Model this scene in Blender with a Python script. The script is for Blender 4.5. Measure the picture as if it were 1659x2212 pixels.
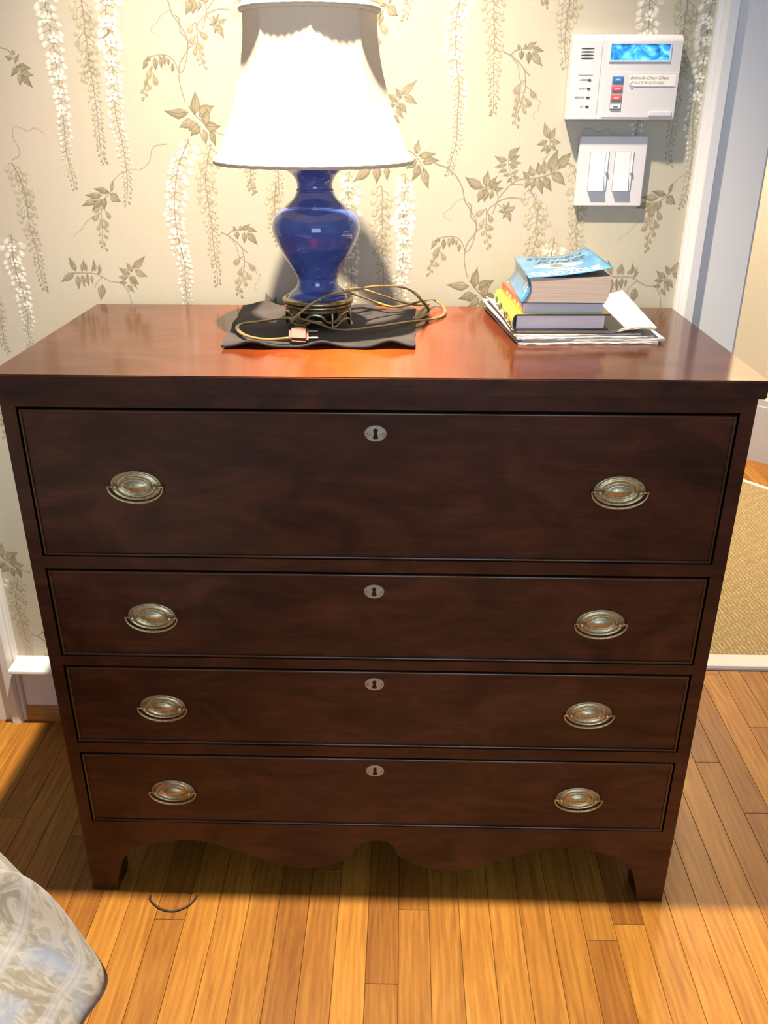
import bpy, bmesh, math, random
from mathutils import Vector, Matrix
for o in list(bpy.data.objects): bpy.data.objects.remove(o)
S = bpy.context.scene; COL = S.collection
R_ = random.Random(7)
# ---------------------------------------------------------------- camera
cd = bpy.data.cameras.new('camera'); cam = bpy.data.objects.new('camera', cd); COL.objects.link(cam); S.camera = cam
cd.sensor_fit = 'VERTICAL'; cd.sensor_height = 24; cd.sensor_width = 18; cd.lens = 1868.186/2212*24
cd.clip_start = .05
def cam_axes(p, yw, r):
    cp, sp, cy, sy = math.cos(p), math.sin(p), math.cos(yw), math.sin(yw)
    f = Vector((sy*cp, cy*cp, -sp)); rt = Vector((cy, -sy, 0)); up = rt.cross(f)
    return rt*math.cos(r)+up*math.sin(r), up*math.cos(r)-rt*math.sin(r), f
rt, up, fw = cam_axes(.4365, -.0220, .0027)
cam.matrix_world = Matrix(((rt.x, up.x, -fw.x, .0390), (rt.y, up.y, -fw.y, -1.1595), (rt.z, up.z, -fw.z, 1.3311), (0, 0, 0, 1)))
# ---------------------------------------------------------------- world, lights, exposure
W = bpy.data.worlds.new('world'); S.world = W; W.use_nodes = True
W.node_tree.nodes['Background'].inputs[0].default_value = (.75, .85, 1, 1)
W.node_tree.nodes['Background'].inputs[1].default_value = .6
S.view_settings.view_transform = 'Standard'; S.view_settings.look = 'None'
S.view_settings.gamma = 1; S.view_settings.use_curve_mapping = False
S.view_settings.exposure = 0.0
S.cycles.transparent_max_bounces = 32
def light(name, kind, loc, power, color, **k):
    l = bpy.data.lights.new(name, kind); l.energy = power; l.color = color
    o = bpy.data.objects.new(name, l); COL.objects.link(o); o.location = loc
    for a, b in k.items():
        if a == 'rot': o.rotation_euler = b
        else: setattr(l, a, b)
    return o
KEY = (-.125, .0, 2.5)
light('recessed_bulb_light', 'SPOT', KEY, 540, (1, .85, .63), shadow_soft_size=.022, spot_size=math.radians(86), spot_blend=1)
light('window_daylight', 'AREA', (.3, -3.85, 1.45), 46, (.55, .76, 1), shape='RECTANGLE', size=1.7, size_y=1.5, rot=(math.pi/2, 0, 0))
light('hall_fill_light', 'AREA', (1.15, 2.2, 2.45), 92, (1, .85, .64), shape='DISK', size=.5)  # unseen fill added to brighten the hall and its cream wall

# ---------------------------------------------------------------- helpers
def prop(o, label=None, cat=None, group=None, kind=None):
    if label: o['label'] = label
    if cat: o['category'] = cat
    if group: o['group'] = group
    if kind: o['kind'] = kind
    return o
def thing(name, label, cat, loc=(0, 0, 0), rz=0, group=None):
    o = bpy.data.objects.new(name, None); COL.objects.link(o); o.empty_display_size = .02
    o.location = loc; o.rotation_euler = (0, 0, rz); return prop(o, label, cat, group)
class MB:
    """collects geometry in world (or local) coordinates and links it as one mesh object"""
    def __init__(s): s.v = []; s.f = []; s.m = []; s.c = {}
    def add(s, vs, fs, m=0, col=None):
        b = len(s.v); s.v += [tuple(v) for v in vs]; s.f += [tuple(i+b for i in f) for f in fs]; s.m += [m]*len(fs)
        if col is not None:
            for i, c in enumerate(col): s.c[b+i] = c
        return s
    def box(s, x0, x1, y0, y1, z0, z1, bev=0, m=0):
        if bev <= 0:
            return s.add([(x, y, z) for x in (x0, x1) for y in (y0, y1) for z in (z0, z1)],
                [(0, 1, 3, 2), (4, 6, 7, 5), (0, 4, 5, 1), (2, 3, 7, 6), (0, 2, 6, 4), (1, 5, 7, 3)], m)
        bm = bmesh.new(); bmesh.ops.create_cube(bm, size=1)
        for v in bm.verts: v.co = Vector(((x0+x1)/2+v.co.x*(x1-x0), (y0+y1)/2+v.co.y*(y1-y0), (z0+z1)/2+v.co.z*(z1-z0)))
        bmesh.ops.bevel(bm, geom=bm.edges[:], offset=bev, segments=2, affect='EDGES', profile=.6)
        return s.bm(bm, m)
    def bm(s, bm, m=0, mat=None):
        bm.verts.index_update()
        s.add([(mat @ v.co if mat else v.co) for v in bm.verts], [[v.index for v in f.verts] for f in bm.faces], m); bm.free(); return s
    def prism(s, poly, a, b, axis='y', m=0):
        """extrude a 2-D polygon; axis y: poly=(x,z); axis x: poly=(y,z); axis z: poly=(x,y)"""
        n = len(poly)
        def P(p, t):
            return (p[0], t, p[1]) if axis == 'y' else (t, p[0], p[1]) if axis == 'x' else (p[0], p[1], t)
        vs = [P(p, a) for p in poly]+[P(p, b) for p in poly]
        return s.add(vs, [tuple(range(n))[::-1], tuple(range(n, 2*n))]+[(i, (i+1) % n, n+(i+1) % n, n+i) for i in range(n)], m)
    def tube(s, pts, r, n=8, m=0, closed=False, cap=True, flat=1):
        pts = [Vector(p) for p in pts]; N = len(pts); vs = []; ref = None
        for i, p in enumerate(pts):
            t = (pts[(i+1) % N]-pts[i-1]) if closed else (pts[min(i+1, N-1)]-pts[max(i-1, 0)])
            t.normalize()
            if ref is None:
                ref = Vector((0, 0, 1)) if abs(t.z) < .9 else Vector((1, 0, 0))
            a = (ref-t*ref.dot(t)).normalized(); b = t.cross(a); ref = a
            rr = r[i] if isinstance(r, (list, tuple)) else r
            vs += [p+a*math.cos(2*math.pi*k/n)*rr*flat+b*math.sin(2*math.pi*k/n)*rr for k in range(n)]
        fs = [(i*n+k, i*n+(k+1) % n, ((i+1) % N)*n+(k+1) % n, ((i+1) % N)*n+k) for i in range(N if closed else N-1) for k in range(n)]
        if cap and not closed: fs += [tuple(range(n))[::-1], tuple(range((N-1)*n, N*n))]
        return s.add(vs, fs, m)
    def lathe(s, prof, cx=0, cy=0, n=48, m=0, sx=1, sy=1, fn=None):
        vs = []
        for r, z in prof:
            for k in range(n):
                a = 2*math.pi*k/n; q = fn(a, z, r) if fn else r
                vs.append((cx+q*math.cos(a)*sx, cy+q*math.sin(a)*sy, z))
        P = len(prof)
        return s.add(vs, [(i*n+k, i*n+(k+1) % n, (i+1)*n+(k+1) % n, (i+1)*n+k) for i in range(P-1) for k in range(n)], m)
    def grid(s, fn, nu, nv, m=0, flip=False):
        vs = [fn(i/nu, j/nv) for j in range(nv+1) for i in range(nu+1)]
        fs = [(j*(nu+1)+i, j*(nu+1)+i+1, (j+1)*(nu+1)+i+1, (j+1)*(nu+1)+i) for j in range(nv) for i in range(nu)]
        if flip: fs = [f[::-1] for f in fs]
        return s.add(vs, fs, m)
    def build(s, name, mat, parent=None, smooth=False, loc=None, colname=None, fix=True):
        me = bpy.data.meshes.new(name); me.from_pydata([tuple(v) for v in s.v], [], s.f)
        mats = mat if isinstance(mat, (list, tuple)) else [mat]
        for q in mats: me.materials.append(q)
        me.polygons.foreach_set('material_index', s.m)
        if colname:
            at = me.color_attributes.new(colname, 'FLOAT_COLOR', 'POINT')
            buf = []
            for i in range(len(s.v)): buf += list(s.c.get(i, (1, 1, 1, 1)))
            at.data.foreach_set('color', buf)
        if fix:
            bm = bmesh.new(); bm.from_mesh(me); bmesh.ops.recalc_face_normals(bm, faces=bm.faces); bm.to_mesh(me); bm.free()
        if smooth:
            me.polygons.foreach_set('use_smooth', [True]*len(me.polygons))
            if smooth is not True: me.set_sharp_from_angle(angle=smooth)
        me.update()
        o = bpy.data.objects.new(name, me); COL.objects.link(o)
        if parent:
            o.parent = parent
            if parent.type == 'EMPTY' and loc is None and not getattr(s, 'local', False):
                o.matrix_parent_inverse = Matrix.LocRotScale(parent.location, parent.rotation_euler, None).inverted()
        if loc: o.location = loc
        return o
def struct(name, mb, mat, parent=None, **k):
    o = mb.build(name, mat, parent, **k)
    if parent is None: o['kind'] = 'structure'
    return o
def spline(P, n=6, closed=False):
    P = [Vector(p) for p in P]; N = len(P); out = []
    rng = N if closed else N-1
    for i in range(rng):
        p0 = P[i-1] if (i > 0 or closed) else P[0]*2-P[1]; p1 = P[i]; p2 = P[(i+1) % N]
        p3 = P[(i+2) % N] if (i+2 < N or closed) else P[-1]*2-P[-2]
        for k in range(n):
            t = k/n
            out.append(.5*((2*p1)+(p2-p0)*t+(2*p0-5*p1+4*p2-p3)*t*t+(3*p1-p0-3*p2+p3)*t**3))
    if not closed: out.append(P[-1])
    return out
def text_mb(body, size, fn, m=0, shear=0, align='LEFT', space=1, mb=None, bold=0):
    """letters as a flat mesh; fn maps (u, v) of the text plane to a point"""
    c = bpy.data.curves.new('t', 'FONT'); c.body = body; c.size = size; c.shear = shear; c.align_x = align
    c.space_character = space; c.offset = bold; c.resolution_u = 3
    o = bpy.data.objects.new('t', c); COL.objects.link(o); bpy.context.view_layer.update()
    me = bpy.data.meshes.new_from_object(o.evaluated_get(bpy.context.evaluated_depsgraph_get()))
    mb = mb or MB()
    mb.add([fn(v.co.x, v.co.y) for v in me.vertices], [tuple(p.vertices) for p in me.polygons], m)
    bpy.data.objects.remove(o); bpy.data.curves.remove(c); bpy.data.meshes.remove(me)
    return mb
# ---------------------------------------------------------------- materials
def M(name, col=(.5, .5, .5), rough=.5, metal=0, **k):
    m = bpy.data.materials.new(name); m.use_nodes = True
    b = m.node_tree.nodes['Principled BSDF']
    b.inputs['Base Color'].default_value = (*col, 1); b.inputs['Roughness'].default_value = rough; b.inputs['Metallic'].default_value = metal
    for a, v in k.items():
        b.inputs[a.replace('_', ' ')].default_value = v
    return m
def nd(m, t, **k):
    n = m.node_tree.nodes.new(t)
    for a, b in k.items():
        if hasattr(n, a): setattr(n, a, b)
        else: n.inputs[a.replace('_', ' ')].default_value = b
    return n
def lk(m, a, b): m.node_tree.links.new(a, b)
def coords(m, scale=(1, 1, 1), rot=(0, 0, 0), src='Object'):
    t = nd(m, 'ShaderNodeTexCoord'); mp = nd(m, 'ShaderNodeMapping')
    mp.inputs['Scale'].default_value = scale; mp.inputs['Rotation'].default_value = rot
    lk(m, t.outputs[src], mp.inputs[0]); return mp.outputs[0]
def noise(m, vec, scale, detail=4, rough=.55, dist=0):
    n = nd(m, 'ShaderNodeTexNoise'); n.inputs['Scale'].default_value = scale; n.inputs['Detail'].default_value = detail
    n.inputs['Roughness'].default_value = rough; n.inputs['Distortion'].default_value = dist
    lk(m, vec, n.inputs['Vector']); return n.outputs['Fac']
def ramp(m, fac, stops):
    r = nd(m, 'ShaderNodeValToRGB'); e = r.color_ramp.elements
    while len(e) < len(stops): e.new(.5)
    for i, (p, c) in enumerate(stops): e[i].position = p; e[i].color = (*c, 1)
    lk(m, fac, r.inputs[0]); return r.outputs[0]
def mix(m, a, b, fac, mode='MIX'):
    n = nd(m, 'ShaderNodeMix', data_type='RGBA', blend_type=mode)
    for i, v in ((0, fac), (6, a), (7, b)):
        if hasattr(v, 'links'): lk(m, v, n.inputs[i])
        else: n.inputs[i].default_value = v if i == 0 else (*v, 1)
    return n.outputs[2]
def bump(m, h, dist=.001, strength=1):
    b = nd(m, 'ShaderNodeBump'); b.inputs['Distance'].default_value = dist; b.inputs['Strength'].default_value = strength
    lk(m, h, b.inputs['Height']); lk(m, b.outputs[0], m.node_tree.nodes['Principled BSDF'].inputs['Normal'])
def base(m, c): lk(m, c, m.node_tree.nodes['Principled BSDF'].inputs['Base Color'])

def wood(name, dark, mid, lite, scale=(1, 9, 9), rough=.2, coat=0, blotch=.6, sheen=None, sh_r=.62, sh_a=.93):
    m = M(name, mid, rough, Coat_Weight=coat, Coat_Roughness=.08)
    v = coords(m, scale)
    g = noise(m, v, 9, 7, .62, .6); c = ramp(m, g, [(.3, dark), (.52, mid), (.75, lite)])
    v2 = coords(m, (1, 1.6, 2.2), (0, .35, 0)); b = noise(m, v2, 7, 5, .6, 1.2)
    c = mix(m, c, ramp(m, b, [(.34, tuple(x*(1-blotch*1.1) for x in mid)), (.5, mid), (.66, tuple(min(1, x*(1+blotch*1.3)) for x in mid))]), .65)
    v3 = coords(m, (3, 160, 160)); f = noise(m, v3, 6, 3)
    c = mix(m, c, ramp(m, f, [(.35, (.55, .5, .5)), (.6, (1, 1, 1))]), .5, 'MULTIPLY')
    base(m, c); bump(m, f, .00015, .4)
    if sheen:      # chatoyance : fibres along x throw light back across the grain
        g = nd(m, 'ShaderNodeBsdfAnisotropic', Roughness=sh_r, Anisotropy=sh_a); g.inputs['Color'].default_value = (*sheen, 1)
        t = nd(m, 'ShaderNodeCombineXYZ'); t.inputs[0].default_value = 1; lk(m, t.outputs[0], g.inputs['Tangent'])
        a_ = nd(m, 'ShaderNodeAddShader'); b_ = m.node_tree.nodes['Principled BSDF']; o_ = m.node_tree.nodes['Material Output']
        lk(m, b_.outputs[0], a_.inputs[0]); lk(m, g.outputs[0], a_.inputs[1]); lk(m, a_.outputs[0], o_.inputs[0])
    return m
MAHO = wood('mahogany_front', (.020, .0065, .003), (.050, .0155, .007), (.100, .031, .011), rough=.34, coat=0, sheen=(.010, .003, .001))
MAHO.node_tree.nodes['Principled BSDF'].inputs['Specular IOR Level'].default_value = .24
BEAD = wood('mahogany_bead', (.022, .0075, .0035), (.046, .015, .0075), (.075, .024, .011), rough=.2, coat=.4)
MAHO_TOP = wood('mahogany_top', (.024, .009, .004), (.036, .014, .006), (.050, .019, .008), rough=.075, coat=0, blotch=.5, sheen=(.105, .0155, .0018), sh_r=.84, sh_a=.82)
DARK = M('dark_gap', (.012, .008, .006), .9)

m = WHITE = M('white_trim_paint', (.70, .705, .725), .38)
bump(m, noise(m, coords(m), 60, 2), .0003, .15)
CREAM = M('cream_wall_paint', (.88, .80, .63), .6)
bump(CREAM, noise(CREAM, coords(CREAM), 90, 3), .0004, .2)
ROOMP = M('room_wall_paint', (.62, .62, .60), .7)
PLASTER = M('ceiling_paint', (.82, .80, .76), .8)
# wallpaper ground
m = PAPER = M('wallpaper_ground', (.6, .55, .45), .62)
a = noise(m, coords(m, (1, 1, 1)), 3.2, 3, .5, .6)
c = ramp(m, a, [(.32, (.445, .43, .345)), (.5, (.49, .455, .365)), (.68, (.51, .445, .365))])
l1 = noise(m, coords(m, (300, 1, 4)), 3, 2); l2 = noise(m, coords(m, (4, 1, 300)), 3, 2)
c = mix(m, c, ramp(m, l1, [(.3, (.955, .955, .955)), (.7, (1, 1, 1))]), 1, 'MULTIPLY')
c = mix(m, c, ramp(m, l2, [(.3, (.955, .955, .955)), (.7, (1, 1, 1))]), 1, 'MULTIPLY')
base(m, c)
# printed ink : colour and density from a vertex colour
m = INK = M('wallpaper_ink', (.5, .5, .5), .62)
at = nd(m, 'ShaderNodeVertexColor', layer_name='ink'); base(m, at.outputs['Color'])
fz = noise(m, coords(m), 260, 2)
mt = nd(m, 'ShaderNodeMath', operation='MULTIPLY'); mr = nd(m, 'ShaderNodeMapRange'); mr.inputs['From Min'].default_value = .25; mr.inputs['From Max'].default_value = .6; mr.inputs['To Min'].default_value = .7
lk(m, fz, mr.inputs[0]); lk(m, at.outputs['Alpha'], mt.inputs[0]); lk(m, mr.outputs[0], mt.inputs[1]); lk(m, mt.outputs[0], m.node_tree.nodes['Principled BSDF'].inputs['Alpha'])
# oak strip floor: one tone per plank from a vertex colour
m = OAK = M('oak_strip', (.5, .25, .06), .5, Specular_IOR_Level=.3)
at = nd(m, 'ShaderNodeVertexColor', layer_name='tone'); sp = nd(m, 'ShaderNodeSeparateColor'); lk(m, at.outputs['Color'], sp.inputs[0])
tc = nd(m, 'ShaderNodeTexCoord'); cx = nd(m, 'ShaderNodeCombineXYZ'); lk(m, sp.outputs[1], cx.inputs[2])
ml = nd(m, 'ShaderNodeVectorMath', operation='SCALE'); ml.inputs['Scale'].default_value = 40; lk(m, cx.outputs[0], ml.inputs[0])
ad = nd(m, 'ShaderNodeVectorMath', operation='ADD'); lk(m, tc.outputs['Object'], ad.inputs[0]); lk(m, ml.outputs[0], ad.inputs[1])
def omap(sc):
    mp = nd(m, 'ShaderNodeMapping'); mp.inputs['Scale'].default_value = sc; lk(m, ad.outputs[0], mp.inputs[0]); return mp.outputs[0]
g1 = noise(m, omap((14, 1.1, 1)), 3.2, 5, .6, 1.4); g2 = noise(m, omap((260, 6, 1)), 2, 3)
wv = nd(m, 'ShaderNodeTexWave', wave_type='BANDS', bands_direction='X'); wv.inputs['Scale'].default_value = 14; wv.inputs['Distortion'].default_value = 11; wv.inputs['Detail'].default_value = 2; wv.inputs['Detail Scale'].default_value = .8
lk(m, omap((1.6, .28, 1)), wv.inputs['Vector'])
c = ramp(m, g1, [(.28, (.29, .115, .014)), (.5, (.39, .170, .024)), (.74, (.48, .235, .040))])
c = mix(m, c, ramp(m, wv.outputs['Fac'], [(.2, (.80, .74, .66)), (.75, (1.0, 1.0, 1.0))]), .55, 'MULTIPLY')
c = mix(m, c, ramp(m, g2, [(.36, (.70, .62, .52)), (.56, (1, 1, 1))]), .45, 'MULTIPLY')
c = mix(m, c, ramp(m, sp.outputs[0], [(0, (.62, .52, .45)), (.45, (.9, .86, .8)), (1, (1.12, 1.10, 1.05))]), 1, 'MULTIPLY')
base(m, c); bump(m, g2, .0002, .3)
SUB = M('floor_gap_dark', (.035, .018, .008), .9)
QROAK = wood('oak_moulding', (.30, .13, .035), (.42, .20, .06), (.52, .27, .09), scale=(1, 6, 6), rough=.35, blotch=.2)
BRASS = M('aged_brass', (.33, .265, .15), .38, .9)
n_ = noise(BRASS, coords(BRASS), 260, 3); base(BRASS, ramp(BRASS, n_, [(.3, (.33, .27, .15)), (.6, (.52, .44, .27)), (.8, (.60, .53, .36))]))
BRASS_D = M('dull_brass_plate', (.40, .36, .29), .5, .6)
BASEBR = M('lamp_base_brass', (.30, .235, .13), .33, 1)
n_ = noise(BASEBR, coords(BASEBR), 120, 3); base(BASEBR, ramp(BASEBR, n_, [(.35, (.30, .235, .13)), (.65, (.56, .47, .30))]))
# lamp
m = VASE = M('blue_glaze', (.03, .06, .25), .07, Coat_Weight=.6, Coat_Roughness=.03)
base(m, ramp(m, noise(m, coords(m), 30, 4), [(.3, (.045, .085, .34)), (.7, (.075, .13, .44))]))
vo = nd(m, 'ShaderNodeTexVoronoi', feature='DISTANCE_TO_EDGE'); vo.inputs['Scale'].default_value = 260; lk(m, coords(m), vo.inputs['Vector'])
m = SHADE = bpy.data.materials.new('shade_silk'); m.use_nodes = True; nt = m.node_tree; nt.nodes.remove(nt.nodes['Principled BSDF'])
d1 = nd(m, 'ShaderNodeBsdfDiffuse'); d2 = nd(m, 'ShaderNodeBsdfTranslucent'); mx = nd(m, 'ShaderNodeMixShader'); mx.inputs[0].default_value = .3
w_ = ramp(m, noise(m, coords(m, (200, 200, 12)), 3, 2), [(.3, (.80, .755, .66)), (.7, (.86, .82, .73))])
lk(m, w_, d1.inputs[0]); d2.inputs[0].default_value = (.85, .72, .55, 1)
lk(m, d1.outputs[0], mx.inputs[1]); lk(m, d2.outputs[0], mx.inputs[2]); lk(m, mx.outputs[0], nt.nodes['Material Output'].inputs[0])
TRIM = M('shade_trim', (.66, .60, .53), .9)
CLOTH = M('charcoal_velour', (.040, .031, .029), .95, Sheen_Weight=.22, Sheen_Roughness=.5)
CLOTH.node_tree.nodes['Principled BSDF'].inputs['Sheen Tint'].default_value = (.55, .48, .47, 1)
v_ = noise(CLOTH, coords(CLOTH), 9, 3); base(CLOTH, ramp(CLOTH, v_, [(.35, (.018, .014, .013)), (.65, (.048, .038, .036))])); bump(CLOTH, noise(CLOTH, coords(CLOTH), 900, 2), .0008, .5)
CORD = M('gold_cord', (.33, .22, .075), .22, .35, Coat_Weight=.5)
PLUG = M('brown_plug', (.15, .052, .030), .5, 0, Specular_IOR_Level=.25)
STEEL = M('plug_blade', (.6, .57, .52), .25, 1)
# wallpaper repeat traced in wall metres: hanging blossoms, leaves, stems
RAC=[('o',0.026,[(-0.3074,1.2727),(-0.3182,1.2375),(-0.3223,1.2054),(-0.318,1.1447),(-0.3168,1.0925),(-0.3141,1.0578),(-0.3145,1.028)]),('w',0.03,[(-0.3459,1.281),(-0.3683,1.2398),(-0.3768,1.2077),(-0.3833,1.1699),(-0.3831,1.1314),(-0.3796,1.0974),(-0.3744,1.0655),(-0.3762,1.0259),(-0.3759,0.9888),(-0.3797,0.9679),(-0.3858,0.9467),(-0.3886,0.9274)]),('w',0.026,[(-0.5658,1.5248),(-0.5696,1.4994),(-0.5683,1.478),(-0.5675,1.4669),(-0.5656,1.432),(-0.5654,1.3941),(-0.5653,1.3623),(-0.5653,1.3206),(-0.5671,1.2922),(-0.5688,1.2561),(-0.5658,1.2317),(-0.5635,1.2119),(-0.5617,1.1969)]),('o',0.025,[(-0.5083,1.5007),(-0.5066,1.4761),(-0.5077,1.4501),(-0.5066,1.4237),(-0.5071,1.3902),(-0.5074,1.4166),(-0.5061,1.3897),(-0.5049,1.3533),(-0.5049,1.3161),(-0.5059,1.2805),(-0.5059,1.2612),(-0.5006,1.2417)]),('w',0.03,[(-0.4655,1.521),(-0.4663,1.4945),(-0.4694,1.4623),(-0.4668,1.435),(-0.4683,1.4626),(-0.4673,1.4233),(-0.4679,1.3898),(-0.4704,1.351),(-0.4718,1.3208),(-0.4672,1.2854),(-0.4641,1.2468),(-0.4651,1.2073),(-0.4708,1.172)]),('o',0.026,[(-0.6709,1.2411),(-0.6615,1.2189),(-0.6565,1.194),(-0.6559,1.1584),(-0.6567,1.13),(-0.6515,1.0959),(-0.6513,1.0638),(-0.6489,1.0367),(-0.6466,1.0161)]),('o',0.03,[(0.2647,1.199),(0.2804,1.1712),(0.2803,1.1429),(0.2843,1.1209),(0.2773,1.0918),(0.2691,0.9922),(0.2666,0.9656),(0.2659,0.935),(0.265,0.9164),(0.2697,0.8977)]),('w',0.028,[(-0.6948,1.1167),(-0.6979,1.077),(-0.6971,1.05),(-0.6935,1.0227),(-0.691,1.014),(-0.6893,0.9961),(-0.69,0.9781),(-0.6895,0.9599),(-0.6939,0.9415),(-0.6944,0.9168),(-0.695,0.8917)]),('o',0.022,[(0.31,1.5059),(0.3062,1.4782),(0.3059,1.4577),(0.3049,1.4331),(0.3077,1.4139),(0.3106,1.3945)]),('o',0.016,[(-0.2442,1.3175000000000001),(-0.2392,1.2275),(-0.2411,1.2148),(-0.2396,1.2021),(-0.2346,1.1903)]),('p',0.02,[(-0.2615,1.0795),(-0.2613,1.0646),(-0.266,1.0461),(-0.2706,1.0309),(-0.2749,1.0215),(-0.2739,1.0097)]),('p',0.016,[(-0.5123,1.1744),(-0.5202,1.1565),(-0.521,1.1307),(-0.5235,1.1124),(-0.5219,1.094)]),('p',0.014,[(-0.3985,1.3966),(-0.4084,1.3763),(-0.4166,1.3603),(-0.4182,1.3465)]),('p',0.014,[(0.1874,1.1664),(0.1883,1.149),(0.1881,1.1314),(0.1913,1.1137),(0.1968,1.0981)])]
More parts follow.
